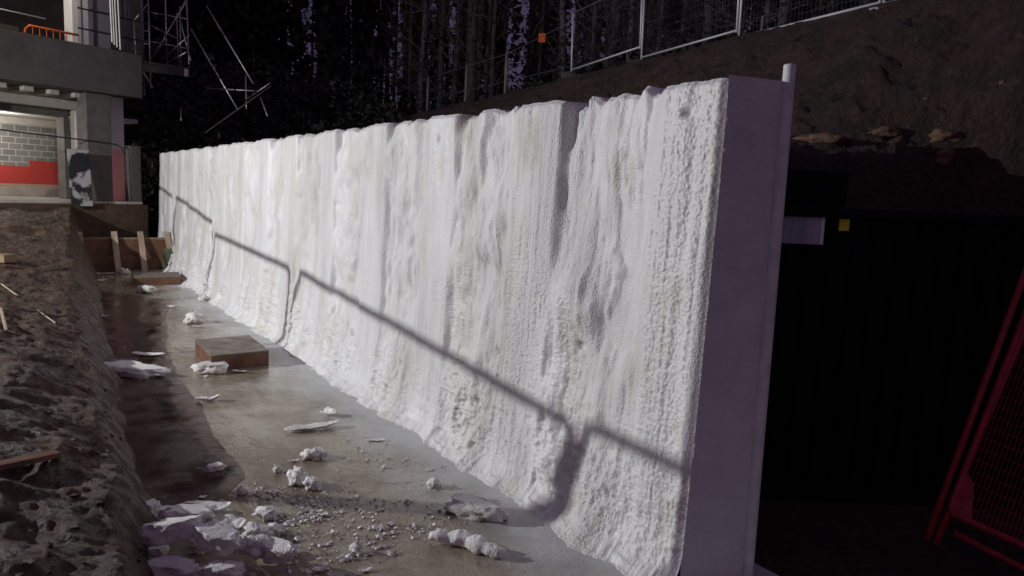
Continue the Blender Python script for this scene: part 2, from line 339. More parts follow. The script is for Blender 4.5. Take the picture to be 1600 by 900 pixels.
def xfence(y): return 11.65+.125*y
def slope(x,y):
    xf=xfence(y)
    xt=8.7+1.5*ss(7.0,5.0,y)
    t=(x-xt)/(xf-xt)
    h=np.where(t<0,3.08+(x-xt)*.07,3.08+2.78*np.clip(t,0,1)**1.1)
    h=h+np.where(x>xf,(x-xf)*.03,0)
    q=x*.55+y*.85; r_=x*.85-y*.55
    amp=ss(xf+.3,xf-.8,x)
    h=h+amp*(.18*fbm(x*.9,y*.9,41,5)+.20*billow(q*1.9,r_*.45,43,3)+.09*billow(x*3.4,y*3.4,44,4))
    yc=5.3-.8*np.clip(x-9.9,0,5)**1.3+.16*fbm(x*1.4,0*x,51,4)
    under=ss(yc-.35,yc+.05,y)
    far=ss(12.4,13.4,x)
    k=np.maximum(under,far)
    cliff=.25*fbm(x*2.2,y*5,52,4)
    return h*k+(1-k)*(-.05)+cliff*k*(1-k)*4*.4
xs=np.concatenate([np.arange(3.95,7,.12),np.arange(7,14.5,.045),np.arange(14.5,30,.5),np.arange(30,130,8.)])
yy=np.concatenate([np.arange(-30,0,1.5),np.arange(0,4.6,.07),np.arange(4.6,6.0,.03),np.arange(6.0,16,.07),np.arange(16,40,.25),np.arange(40,160,6.)])
XX,YY=np.meshgrid(xs,yy,indexing='ij')
struct(gridmesh('earth_slope',XX,YY,slope(XX,YY),M['slope']))
def sz(x,y): return float(slope(np.array([float(x)]),np.array([float(y)]))[0])

xs=np.arange(-30,16,.6); yy=np.concatenate([np.arange(24.5,40,.3),np.arange(40,130,5.)])
XX,YY=np.meshgrid(xs,yy,indexing='ij')
RB=1.2+4.75*ss(27,38,YY+.25*XX)+.15*fbm(XX*.6,YY*.6,57,4)
struct(gridmesh('rear_bank',XX,YY,RB,M['darksoil']))
# stones and clay lumps lying on the slope
def lump(size,seed,flat=.6,sub=3,rough=.35,fr=1.6):
    import bmesh
    bm=bmesh.new(); bmesh.ops.create_icosphere(bm,subdivisions=sub,radius=.5)
    off=Vector((seed*3.1,seed*1.7,seed*.9))
    for v in bm.verts:
        p=v.co.normalized(); n=mn.noise(p*fr+off)*rough+mn.noise(p*fr*2.7+off)*rough*.5+abs(mn.noise(p*fr*5+off))*rough*.35
        q=p*(.5+n*.5); v.co=Vector((q.x*size[0],q.y*size[1],q.z*size[2]))
    vs=[tuple(v.co) for v in bm.verts]; fs=[tuple(x.index for x in f.verts) for f in bm.faces]; bm.free()
    return vs,fs
def place_mesh(vs,fs,name,m,loc,rot=(0,0,0),smooth=True):
    me=bpy.data.meshes.new(name); me.from_pydata(vs,[],fs); me.update()
    if smooth: me.shade_smooth()
    me.materials.append(m); o=bpy.data.objects.new(name,me); COL.objects.link(o); o.location=loc; o.rotation_euler=rot; return o
def on_slope(px,py):
    d=ray(px,py)/1155
    for i in range(400):
        Z=5+i*.05; p=CAM+d*Z
        if p[0]>4.2 and sz(p[0],p[1])>p[2]: return p
    return p
for i,(px,py,w,h,lab) in enumerate([(1478,208,48,15,'large tan clay boulder on the lip of the cut bank'),(1290,213,80,14,'long flat tan clay clod at the left end of the bank lip'),(1380,205,50,16,'brown clay clod midway along the bank lip'),
        (1470,238,34,22,'rounded clay clod below the bank lip on the dark cut face'),(1495,73,9,9,'small pale oval stone high on the dark slope'),(1433,63,6,6,'tiny pale stone left of the oval stone on the slope'),
        (1446,155,12,7,'small mossy green stone midway down the slope'),(1567,128,10,7,'little grey stone on the slope near the right edge'),(1468,42,6,5,'tiny stone highest up the slope below the fence')]):
    p=on_slope(px,py); Z=float((RC.T@(p-CAM))[2]); k=Z/1155
    vs,fs=lump((w*k,w*k*.7,h*k*1.3),i+3,sub=3,rough=.5)
    p=p-np.array([0,0,h*k*.35]); o=place_mesh(vs,fs,'clay_stone',M['rock'],p,(0,0,random.random()*.6-.9)); tag(o,lab,'stone','stones on the dark slope')

# ------------------------------------------------------------------ foam sprayed sheet pile wall
EDG=np.array([2.91,4.45,6.02,7.53,9.12,10.65,12.07,13.58,15.07,16.55,18.05,19.55,21.05,22.55])
YEND=22.8
def foam_x(y,z):
    i=np.clip(np.searchsorted(EDG,y,side='right')-1,0,len(EDG)-1)
    e=EDG[i]; nx=np.where(i<len(EDG)-1,EDG[np.minimum(i+1,len(EDG)-1)],99.)
    s=y-e; wv=.02*fbm(z*1.4,i*7.+0*y,61,3)
    s=s+wv
    pl=.40+.10*hsh(i,i*0,5)
    a=ss(pl,pl+.22,s)*(1-ss(nx-e-.09,nx-e-.005,s))     # 1 inside a pan
    pn=hsh(i,i*0+3,9)
    topgap=ss(2.64+.16*pn,2.99,z+.12*fbm(y*3,z*2,62,3))
    strip=ss(nx-e-.24,nx-e-.15,s+.05*fbm(z*2.6,y*1.5+i,81,3))
    pan=.045+.015*pn+.075*topgap*strip
    pan=pan-.045*ss(1.0,.2,z)
    st=fbm(y*5.2,z*.75+3*vn(y*.7,z*.3,63),64,3)
    st2=fbm(y*13+.35*vn(y*2,z*1.5,66),z*1.6,65,3)
    st3=fbm(y*3.0+.4*vn(y*1.1,z*1.,67),z*1.9,68,3)
    fd=.25+.75*ss(.12,.65,z)
    d=a*(pan+fd*(.046*st+.012*st2+.050*st3)+.022*fbm(y*6,z*3.5,82,3)*fd) + (1-a)*(.009*st+.008*st2+.004*vn(y*40,z*2,69))
    # horizontal spray lobes
    lob=np.maximum(0,vn(y*2.2,z*2.6,70))
    d=d-a*.045*lob
    # lower knobbly build-up
    k=ss(1.15,.15,z+.35*fbm(y*1.3,z*0,71,3)); kk=k*(.35+.65*a)*(1-.55*np.exp(-((y-3.95)/.35)**2))
    d=d-kk*(.026+.046*billow(y*6,z*6.5,72,3)+.017*billow(y*17,z*17,73,2))
    # roughness where the pass was dry
    rm=ss(.02,.42,fbm(y*1.9,z*.8,74,3)); near=ss(13,5,y)
    d=d-near*(.0008+.0045*rm)*billow(y*42,z*42,75,2)-near*.0036*rm*vn(y*90,z*90,76)
    # near end flange coarse crust
    c=ss(3.75,3.1,y)*(.25+.75*ss(2.91,3.02,y)); d=d-c*.0045*billow(y*46,z*40,77,3)-c*.0045*vn(y*85,z*80,78)+.014*c*fbm(y*9,z*.7,79,2)
    # dimples
    for (dy,dz,r_,dd) in ((3.19,2.83,.030,.05),(6.32,2.80,.035,.03),(4.05,1.25,.035,.05),(5.1,1.0,.04,.04)):
        d=d+dd*np.exp(-(((y-dy)/r_)**2+((z-dz)/r_)**2))
    dm=np.where(d>.085,.085+(d-.085)*.3,d); topd=ss(2.2,2.7,z); d=dm*(1-topd)+d*topd; d=d*(.3+.7*ss(2.90,3.0,y))
    x=3.338+d-.11*(1-np.clip(z,0,3)/3)**1.3
    # foot fillet
    f=np.exp(-np.clip(z,0,9)/.06)*(.13+.16*fbm(y*1.9,0*y,80,4))+.03*np.exp(-z/.3)
    e0=ss(2.91,3.05,y)
    x=x-f*(.35+.65*e0)
    x=x+(1-ss(2.90,2.98,y))**2*.04
    return x
ys=[2.905]
while ys[-1]<YEND: ys.append(ys[-1]+max(.0066,.0021*ys[-1]))
ys=np.array(ys); nz=430
tz=np.linspace(0,1,nz)
def ztop(y):
    i=np.clip(np.searchsorted(EDG,y,side='right')-1,0,len(EDG)-1); s=y-EDG[i]; nx=EDG[np.minimum(i+1,len(EDG)-1)]-EDG[i]
    pan=ss(.5,.62,s)*(1-ss(nx-.10,nx-.02,s))
    z=3.0+.012*(1-pan)-.008*pan-.02*ss(nx-.25,nx-.18,s)*(1-ss(nx-.08,nx-.02,s))+pan*(.03*fbm(y*4,0*y,90,4)+.022*vn(y*15,0*y,91))+.006*vn(y*9,0*y,92)
    z=z+.07*np.exp(-((y-3.62)/.05)**2)+.035*np.exp(-((y-3.85)/.08)**2)+.05*np.exp(-((y-9.9)/.06)**2)
    z=z-.02*np.exp(-((y-4.33)/.10)**2)
    z=z+.0035*(y-3)
    return z
Yg,Tg=np.meshgrid(ys,tz,indexing='ij')
ZB=.075+.02*fbm(ys*3,ys*0,99,3)
Zg=ztop(Yg)*(1-Tg)+ZB[:,None]*Tg
Xg=foam_x(Yg,Zg)
# lip: round the top edge over
lip=ss(ztop(Yg)-.05,ztop(Yg),Zg); Xg=Xg+.035*lip**2
# top cap rows (backwards) and skirt rows (outwards over the slab)
bx=[];bz=[]
for k,dx in enumerate((.55,.35,.2,.09,.03)):
    bx.append(np.maximum(Xg[:,0]+dx*1.0,Xg[:,0])); bz.append(ztop(ys)+.012*fbm(ys*6,ys*0+k,95,3)-(.02 if k==0 else 0))
sx_=[];sz_=[]
w=.26+.16*fbm(ys*1.1,ys*0,96,4)+.05*vn(ys*6,ys*0,97); w=np.clip(w*.42,.03,.24)
for k in range(1,22):
    s=k/21
    sx_.append(Xg[:,-1]-s*w); sz_.append(np.maximum(-.02,ZB*(1-s)**2.0+s*(1-s)*.09*billow(ys*5,s*1.6+0*ys,98,3)-.012*s**3))
z0=sz_[0]
XA=np.concatenate([np.stack(bx,1),Xg,np.stack(sx_,1)],1); ZA=np.concatenate([np.stack(bz,1),Zg,np.stack(sz_,1)],1)
YA=np.repeat(ys[:,None],XA.shape[1],1)
wall=empty('retaining_wall',(3.6,12.8,0)); tag(wall,'long white retaining wall of steel sheet piles coated in lumpy sprayed foam','wall')
def par(o,p): o.parent=p; o.matrix_parent_inverse=Matrix.Translation(-p.location); return o
par(gridmesh('foam_coating',XA,YA,ZA,M['foam'],flip=True),wall)
# near end web, smooth skin
a0=np.array([3.368,2.908]); a1=np.array([3.660,2.748])
n1=60; n2=300
U,V=np.meshgrid(np.linspace(0,1,n1),np.linspace(0,1,n2),indexing='ij')
nn=np.array([-.48,-.88])
dd=.006*fbm(U*4,V*18,101,4)+.005*np.sin(U*math.pi)+.0022*vn(U*40,V*330,103)*(.4+.6*ss(.5,0,U))+.002*billow(U*30,V*260,104,2)
zt=ztop(np.array([2.95]))[0]+.012-.02*U
ox=-(.11*(1-V)**1.3)*(1-U)
XX=a0[0]+(a1[0]-a0[0])*U+nn[0]*dd+ox; YY=a0[1]+(a1[1]-a0[1])*U+nn[1]*dd; ZZ=zt*V
par(gridmesh('end_face',XX,YY,ZZ,M['web']),wall)
# steel core, back face and top rim behind the foam
mb=MB(); pts=[]
for i in range(len(EDG)):
    e=EDG[i]; pts+= [(3.50,e+.02),(3.50,e+.45),(3.88,e+.60),(3.88,e+1.40)]
pts=[p for p in pts if p[1]<22.7]
for i in range(len(pts)-1):
    (x0,y0),(x1,y1)=pts[i],pts[i+1]
    mb.add([(x0,y0,0),(x1,y1,0),(x1,y1,2.96),(x0,y0,2.96),(x0+.03,y0,0),(x1+.03,y1,0),(x1+.03,y1,2.96),(x0+.03,y0,2.96)],[(0,1,2,3),(4,7,6,5),(3,2,6,7)])
par(mb.build('sheet_pile',M['steel']),wall)
par(MB().bb(3.91,4.1,3.3,22.75,-.04,2.62).build('back_face',M['steel']),wall)
par(MB().bb(3.36,3.95,22.72,22.80,0,2.98).build('far_end_plate',M['web']),wall)

# end pole
pb=Vector((3.672,2.738,0)); mb=MB(); mb.tube([pb+Vector((0,0,0)),pb+Vector((0,0,1.5)),pb+Vector((0.003,0.003,3.10))],.035,20)
pole=mb.build('steel_pole',M['dullpole'],smooth=False,org=tuple(pb)); pole.data.shade_smooth()
pm=pole.modifiers.new('bevel','BEVEL'); pm.width=.008; pm.segments=2; pm.limit_method='ANGLE'
tag(pole,'pale round steel pole standing upright at the near end of the foam wall','pole')

# ------------------------------------------------------------------ foam scraps on the slab
def scrap(name,px,py,wpx,hpx,ang,kind,label,m='chunk',seed=None,group='foam offcuts on the slab',zb=0.,lift=.0,warp=1.):
    """one scrap: length follows wpx at its distance, ang = turn of its long side on the ground from the picture's horizontal"""
    p=gnd(px,py,zb); Z=float((RC.T@(p-CAM))[2]); k=Z/1155.
    depthk=k*Z/ (2.3-zb)      # metres of ground per pixel row
    seed=seed if seed is not None else int(px*7+py)
    rg=random.Random(seed)
    base=math.atan2(-.553,.832)
    if kind=='block':
        l=wpx*k; dp=min(max(hpx*depthk*.35,l*.45),l*.9); hg=max(.03,hpx*k*.75); vs,fs=lump((l,dp,hg),seed,sub=4,rough=.42,fr=1.5)
        vv=[]
        for v in vs:
            q=Vector(v); z=max(-.42*hg,min(.40*hg+.06*hg*mn.noise(q*9),q.z*1.5)); nz_=mn.noise(q*45)*.004+mn.noise(q*18)*.008
            vv.append((q.x+nz_,q.y+nz_,z+.42*hg+nz_*.6))
        o=place_mesh(vv,fs,name,M[m],(0,0,0))
        rg2=.22
    elif kind=='lump':
        l=wpx*k; hgt=hpx*k*.85; n=rg.randint(3,5); mb=MB()
        for j in range(n):
            f=1 if j==0 else rg.uniform(.35,.6)
            vs,fs=lump((l*f*.85,l*f*.8,hgt*f*1.1),seed+j*5,sub=3,rough=.75,fr=2.2)
            ox,oy=(0,0) if j==0 else (rg.uniform(-.38,.38)*l,rg.uniform(-.3,.3)*l)
            oz=hgt*.42 if j==0 else hgt*rg.uniform(.15,.6)
            mb.add([(v[0]+ox,v[1]+oy,v[2]+oz) for v in vs],fs)
        o=mb.build(name,M[m],smooth=True)
    else:
        l=wpx*k; wd={'sheet':max(.05,hpx*depthk*.6),'strip':max(.035,hpx*k*1.0),'sausage':hpx*k}[kind]
        nu,nv=(48,18) if kind!='sausage' else (90,24)
        if kind=='sausage':
            mb=MB(); pts=[];R=[]
            for i in range(nu):
                s=i/(nu-1); x=(s-.5)*l; pts.append((x,.05*l*math.sin(s*7+seed),wd*.42)); R.append(wd*.5*math.sin(math.pi*min(1,max(0.03,s*.96+.02)))**.35*(.72+.30*abs(math.sin(s*math.pi*3.7+.5))+.12*mn.noise(Vector((s*9,seed,0)))))
            mb.tube(pts,R,20); vs=[]
            for v in mb.v:
                q=Vector(v); nn_=mn.noise(q*22)*.012+mn.noise(q*60)*.005; vs.append((q.x,q.y+nn_,max(0,q.z+nn_)))
            mb.v=vs; o=mb.build(name,M[m],smooth=True)
        else:
            U=np.linspace(-1,1,nu); V=np.linspace(-1,1,nv); top=[];bot=[]
            th=(.10 if kind=='sheet' else .16)*wd
            th=min(max(th,.008),.035)
            curl=rg.uniform(.5,1.1)*hpx*k*.55*warp
            for a in U:
                edge=(1-abs(a)**rg.choice([2.6,3.2]))**.5*(1+.18*mn.noise(Vector((a*2.5,seed,0))))+.02
                for bq in V:
                    x=a*l/2; y=bq*wd/2*edge+.12*wd*mn.noise(Vector((a*1.8,seed+5,0)))
                    z=curl*(abs(a)**2.2)*(.6 if a<0 else 1)+curl*.5*(bq*edge)**2+.25*curl*mn.noise(Vector((a*2,bq*1.5,seed)))+.003
                    rr=.25*th*mn.noise(Vector((x*40,y*40,seed)))
                    e=(1-abs(bq)**4)*(1-abs(a)**8)
                    top.append((x,y,z+th*(.25+.75*e)+rr)); bot.append((x,y,z))
            fs=[]
            N=nu*nv
            for i in range(nu-1):
                for j in range(nv-1):
                    q=i*nv+j; fs.append((q,q+nv,q+nv+1,q+1)); fs.append((N+q,N+q+1,N+q+nv+1,N+q+nv))
            for i in range(nu-1):
                for j,sg in ((0,1),(nv-1,-1)):
                    q=i*nv+j; f=(q,N+q,N+q+nv,q+nv); fs.append(f if sg>0 else f[::-1])
            for j in range(nv-1):
                q=j; fs.append((q,q+1,N+q+1,N+q)); q=(nu-1)*nv+j; fs.append((q,N+q,N+q+1,q+1))
            vv=top+bot; mz=min(v[2] for v in vv); vv=[(v[0],v[1],v[2]-mz) for v in vv]
            o=place_mesh(vv,fs,name,M[m],(0,0,0))
    o.location=(p[0],p[1],zb+.002+lift); o.rotation_euler=(rg.uniform(-.06,.06)*(4 if kind=='block' and lift else 1),rg.uniform(-.06,.06)*(4 if kind=='block' and lift else 1),base+math.radians(ang))
    return tag(o,label,'foam scrap',group)
SC=[ # px,py,w,h,angle,kind,label
(205,586,98,26,-8,'block','largest flat slab of white foam lying left of the nearer plywood box'),
(232,556,50,14,6,'strip','curled thin foam strip just beyond the largest flat foam slab'),
(331,582,46,24,4,'block','rounded cream foam disc leaning in front of the nearer plywood box'),
(374,582,24,8,-5,'strip','small foam flake right of the rounded disc below the plywood box'),
(325,627,38,14,14,'strip','leaf shaped foam scrap at the edge of the bank shadow'),
(488,671,86,22,28,'strip','long pointed foam strip lying diagonally on the middle of the slab'),
(514,650,15,15,60,'sheet','small upright foam flake touching the long pointed strip'),
(588,689,30,8,4,'strip','thin foam sliver beside the wall foot near the short black crack'),
(489,716,34,17,10,'lump','knobbly white foam lump just below the long pointed strip'),
(459,722,18,6,18,'strip','tail like foam crumb left of the knobbly lump'),
(337,735,28,16,30,'block','lone pale foam flake inside the dark bank shadow'),
(317,778,12,9,30,'strip','smaller pale flake below the lone flake in the bank shadow'),
(434,738,13,11,0,'lump','small round foam nugget left of the foam clump pair'),
(465,757,27,30,40,'lump','tall branching foam clump left of the rounded clump'),
(488,763,28,20,0,'lump','rounded foam clump right of the tall branching clump'),
(678,761,22,15,0,'lump','foam nugget by the black crack at the wall foot'),
(158,533,42,12,-58,'strip','narrow white foam stick lying at the foot of the mud bank'),
(228,457,30,13,4,'lump','foam lump against the front of the farther plywood box'),
(304,505,28,19,-5,'lump','square foam block alone on the wet slab beyond the nearer box'),
(310,511,22,5,-8,'strip','dark edged foam sliver right below the square foam block'),
(298,452,44,9,-14,'strip','curved foam ribbon running from the farther box to the wall'),
(160,429,38,7,4,'strip','thin foam strip near the foot of the left timber stake'),
(194,428,16,10,20,'lump','foam nugget between the second and third timber stakes'),
(158,440,16,10,25,'strip','foam flake below the strip by the left timber stake'),
(270,481,18,7,0,'strip','small foam flake on the reflecting wet strip of the slab'),
(318,470,16,9,0,'lump','foam nugget beside the wall foot past the farther box'),
(160,495,18,7,4,'strip','foam flake above the narrow foam stick by the mud bank'),
(137,475,18,6,-16,'strip','flat foam flake highest on the mud bank foot'),
(745,806,92,40,-20,'block','wide crumpled foam sheet leaning on the wall foot'),
(556,863,18,19,0,'lump','lone foam nugget left of the sausage of foam'),
(500,893,26,12,15,'strip','foam shard cut by the bottom of the picture right of the heap'),
(571,893,22,9,28,'strip','foam chip by the bottom edge below the lone nugget'),
(418,808,40,17,8,'lump','whitest foam lump at the top right of the heap'),
(505,806,18,9,-12,'strip','grey flat foam chip at the right end of the crumb trail'),
(379,772,18,14,0,'lump','foam nugget at the left end of the upper crumb trail'),
(232,812,30,46,78,'block','upright cream foam piece at the left corner of the heap'),
(263,805,42,20,-4,'block','rounded foam pillow beside the upright cream piece'),
(318,804,60,18,4,'block','long flat grey foam slab at the back of the heap'),
(338,826,44,20,24,'strip','pointed white foam shard sticking up from the heap'),
(290,838,80,34,10,'block','broad lilac foam slab in the middle of the heap'),
(352,842,48,20,-16,'lump','knobbly foam bar on the right flank of the heap'),
(395,846,52,30,16,'lump','craggy beige foam mass right of the broad lilac slab'),
(270,880,84,52,6,'block','largest lilac foam block low in the heap'),
(336,884,78,52,-14,'block','second lilac foam block right of the largest one'),
(366,862,34,22,60,'strip','thin foam splinter standing between the two lilac blocks'),
(432,886,66,44,-22,'block','pale foam plate at the lower right of the heap'),
(398,884,44,34,0,'lump','crumbly foam lump between the second block and the pale plate'),
(300,818,24,18,0,'lump','small white knuckle of foam between the grey slab and the broad lilac slab'),
(255,842,36,24,12,'block','cream foam wedge at the left flank of the heap'),
(310,862,34,24,-20,'lump','crumpled foam nub wedged above the second lilac block'),
(246,868,30,26,40,'block','dim foam piece at the far left foot of the heap'),
(455,868,30,18,-10,'lump','foam nub at the right foot of the heap near the crumbs'),
(372,828,26,14,20,'lump','little foam crumb cluster behind the knobbly bar'),
(425,836,34,18,10,'lump','foam nub below the whitest lump of the heap'),
(348,902,60,34,8,'block','foam block cut by the bottom edge in the middle of the heap'),
(262,902,90,40,0,'block','flat foam slab cut by the bottom edge under the heap'),
]
for i,(px,py,w_,h_,a_,k_,lab) in enumerate(SC):
    heap = 215<px<450 and py>795
    lift=0
    if heap: lift={'broad':.10,'large':.14,'secon':.12,'point':.12,'thin ':.14,'pale ':.05,'crumb':.08,'long ':.03,'knobb':.06}.get(lab[:5],0)
    scrap('foam_scrap',px,py,w_,h_,a_,k_,lab,lift=lift,group='foam heap in the lower left' if heap else 'foam offcuts on the slab',warp=1.5 if heap else 1)
o=scrap('foam_rope',731,858,128,26,-21,'sausage','long knobbly sausage of white foam lying in front of the wall',group=None,seed=5); o['category']='foam scrap'

# crumbs (uncountable)
def crumbs():
    rg=random.Random(3); V=[];F=[]
    cl=[((380,775),(450,760),9,80),((460,785),(560,772),10,180),((430,815),(520,800),14,260),((520,805),(625,790),22,150),((440,850),(660,825),22,260),((480,880),(620,850),25,130),((660,835),(690,815),16,60),((400,740),(620,720),40,60),((300,560),(520,640),60,40),((150,430),(300,440),14,60),((260,470),(420,540),20,40),((560,700),(760,800),20,110)]
    for a,b_,s,n in cl:
        for _ in range(int(n*.6)):
            t=rg.random(); px=a[0]+(b_[0]-a[0])*t+rg.gauss(0,s*1.3); py=a[1]+(b_[1]-a[1])*t+rg.gauss(0,s*.6)
            if py>905 or py<425: continue
            p=gnd(px,py); 
            if p[0]<.9 or p[0]>2.95: continue
            r_=rg.choice([.004,.005,.006,.008,.011,.016])*(1 if rg.random()<.9 else 1.6)
            k=len(V); q=Matrix.Rotation(rg.random()*6,3,'Z')@Matrix.Rotation(rg.random()*3,3,'X')
            for c in ((1,0,0),(-1,0,0),(0,1,0),(0,-1,0),(0,0,1),(0,0,-1),(.7,.6,.4),(-.6,-.5,.5)):
                v=q@Vector(c)*r_*rg.uniform(.6,1.5); V.append((p[0]+v.x,p[1]+v.y,max(0.001,r_*.5+v.z*.8)))
            for f in ((0,2,4),(2,1,4),(1,3,4),(3,0,4),(2,0,5),(1,2,5),(3,1,5),(0,3,5),(6,2,4),(6,4,0),(7,1,4),(7,3,1)): F.append(tuple(k+j for j in f))
    return V,F
V,F=crumbs(); o=place_mesh(V,F,'foam_crumbs',M['chunk'],(0,0,0),smooth=False); tag(o,'scattered crumbs of foam trodden over the wet slab','crumbs',kind='stuff')

# ------------------------------------------------------------------ plywood boxes on the slab
def plybox(g,h,label,tiltz=0.):
    g=[np.array(q,float) for q in g]   # front-left, front-right, back-right, back-left
    root=empty('plywood_box',tuple(sum(g)/4*np.array([1,1,0]))); tag(root,label,'plywood box','shuttering boxes on the slab')
    t=.02; c=sum(g)/4
    for i in range(4):
        a=g[i].copy();b_=g[(i+1)%4].copy(); a[2]=b_[2]=0; d=(b_-a)/np.linalg.norm(b_-a); nrm=np.array([-d[1],d[0],0]); 
        if nrm@(c-a)<0: nrm=-nrm
        a2=a+d*(t if i%2 else 0); b2=b_-d*(t if i%2 else 0)
        vs=[a2,b2,b2+nrm*t,a2+nrm*t]; V=[(q[0],q[1],.0) for q in vs]+[(q[0],q[1],h-.018) for q in vs]
        par(MB().add(V,[(0,3,2,1),(4,5,6,7),(0,1,5,4),(1,2,6,5),(2,3,7,6),(3,0,4,7)]).build('side_board',M['plydark']),root)
    V=[(c+(q-c)*1.012) for q in g]; V=[(q[0],q[1],h-.0175) for q in V]+[(q[0],q[1],h+.002) for q in V]
    par(MB().add(V,[(0,3,2,1),(4,5,6,7),(0,1,5,4),(1,2,6,5),(2,3,7,6),(3,0,4,7)]).build('top_panel',M['plytop'],bevel=.003),root)
hb=.20
q1=gnd(330,580);q2=gnd(420,574);q3=gnd(389,524,hb);q4=gnd(305,531,hb)
w1=gnd(330,556,hb)
plybox([w1,gnd(420,547,hb),q3,q4],hb,'nearer upturned brown plywood box standing on the slab beside the wall')
plybox([gnd(210,433,.2),gnd(282,431,.2),gnd(279,424,.2),gnd(208,426,.2)],.19,'farther upturned brown plywood box near the timber formwork')

# ------------------------------------------------------------------ formwork at the far end
fw=empty('timber_formwork',(2.1,21,0)); tag(fw,'low brown timber formwork panel with pale stakes at the far end of the slab','formwork')
for k,(z0_,z1_) in enumerate(((.02,.40),(.41,.80))): par(MB().bb(1.05,3.2,21.0,21.03,z0_,z1_).build('board',M['plydark']),fw)
par(MB().bb(1.03,3.22,20.99,21.09,.805,.85).build('top_rail',M['wood']),fw)
for px,tx in ((124,129),(178,186),(219,227),(260,272)):
    a=plane(px,362,(0,1,0),(0,20.9,0)); b_=plane(tx,418,(0,1,0),(0,20.6,0))
    par(MB().beam((a[0],20.93,a[2]),(b_[0],20.62,0.0),.13,.05).build('stake',M['woodpale']),fw)
a=gnd(272,418)
mb=MB(); V=[];F=[]
for i in range(12):
    for j in range(8): V.append((3.06+j*.03+.02*mn.noise(Vector((i*.7,j*.7,3))),20.45+i*.03-j*.02,.62-.05*i+.05*mn.noise(Vector((i,j,0)))))
for i in range(11):
    for j in range(7): q=i*8+j; F.append((q,q+1,q+9,q+8))
mat_o=place_mesh(V,F,'ground_mat',M['grass'],(0,0,0)); mat_o.modifiers.new('thickness','SOLIDIFY').thickness=.012
tag(mat_o,'scrap of green matting hanging off the right end of the formwork','matting')

# ------------------------------------------------------------------ things on the mud bank
def bz_(x,y): return float(bank(np.array([x]),np.array([y]))[0])
def on_bank(px,py):
    d=ray(px,py)/1155
    for i in range(900):
        Z=2+i*.025; p=CAM+d*Z
        if bz_(p[0],p[1])>p[2]: return p
    return gnd(px,py)
def bankbeam(name,pa,pb_,w,h,m,label,cat):
    a=on_bank(*pa); b_=on_bank(*pb_); a=a+np.array([0,0,h*.35+.02]); b_=b_+np.array([0,0,h*.35+.02]); c=(a+b_)/2
    o=MB().beam(a,b_,w,h).build(name,M[m],org=tuple(c)); o.modifiers.new('bevel','BEVEL').width=.004
    return tag(o,label,cat)
bankbeam('timber_plank',(-30,742),(90,716),.10,.035,'plydark','dark timber plank half sunk in the mud at the left edge','plank')
bankbeam('thin_stick',(2,446),(87,508),.018,.015,'woodpale','long thin pale stick lying across the mud bank','stick')
bankbeam('timber_offcut',(-10,408),(17,410),.25,.13,'wood','dark square timber offcut on the mud at the left edge','timber')
bankbeam('short_stick',(1,484),(10,520),.03,.02,'woodpale','short stick at the left edge below the timber offcut','stick')
a=gnd(188,571)
o=scrap('polythene_scrap',182,569,60,14,2,'sheet','torn grey blue polythene scrap behind the largest foam slab',m='bluesheet',group=None); o['category']='polythene'
# clods of mud that stand out of the bank (uncountable)
rg=random.Random(11); mb=MB()
for _ in range(420):
    y=3.2+12*rg.random()**1.6; x=rg.uniform(-.7,float(xcrest(y))+.15); r_=rg.choice([.007,.009,.012,.016,.022,.03])
    vs,fs=lump((r_*2,r_*2*rg.uniform(.5,1),r_*1.3),rg.randint(0,999),sub=1,rough=.7); z=bz_(x,y)
    mb.add([(v[0]+x,v[1]+y,v[2]+z) for v in vs],fs)
tag(mb.build('mud_clods',M['mud'],smooth=False),'small wet clods scattered over the churned mud bank','clods',kind='stuff')

# ------------------------------------------------------------------ barriers between floodlight and wall (just left of the frame)
T=.6
def barrier(ya,za,yb,zb_,label):
    A=L+T*(np.array([3.32,ya,za])-L); B=L+T*(np.array([3.32,yb,zb_])-L); A=Vector(A);B=Vector(B)
    root=empty('site_barrier',(A.x,(A.y+B.y)/2,bz_(A.x,(A.y+B.y)/2))); tag(root,label,'barrier','tubular barriers on the mud bank')
    d=(B-A).normalized(); rr=.08; ga=bz_(A.x,A.y); gb=bz_(B.x,B.y)
    pts=[(A.x,A.y,ga)]
    for k in range(7):
        an=math.pi/2*k/6; c=A+d*rr+Vector((0,0,-rr)); pts.append(c+(-d*math.cos(an)+Vector((0,0,1))*math.sin(an))*rr)
    for k in range(7):
        an=math.pi/2*k/6; c=B-d*rr+Vector((0,0,-rr)); pts.append(c+(d*math.sin(an)+Vector((0,0,1))*math.cos(an))*rr)
    pts.append((B.x,B.y,gb)); par(MB().tube(pts,.025,10).build('frame',M['galv'],smooth=True),root)
    for P,g_,yy_ in ((A,ga,ya),(B,gb,yb)):
        if 3.5<yy_<4.5: par(MB().tube([(P.x,P.y,g_),(P.x,P.y,P.z-.10)],.042,10).build('shadow_sleeve',M['galv'],smooth=True),root)  # unseen sleeve added to widen the joint posts' shadow on the wall
    a2=Vector((A.x,A.y,ga+.12)); b2=Vector((B.x,B.y,gb+.12)); par(MB().tube([a2,b2],.016,8).build('bottom_rail',M['galv']),root)
    mb=MB(); n=12
    for k in range(1,n):
        s=k/n; t_=A.lerp(B,s); q=a2.lerp(b2,s); mb.tube([q,t_],.0025,5)
    par(mb.build('infill_wire',M['wire']),root)
    for P,g_ in ((A,ga),(B,gb)): par(MB().beam((P.x-.25,P.y,g_+.02),(P.x+.25,P.y,g_+.02),.05,.03).build('foot',M['galv']),root)
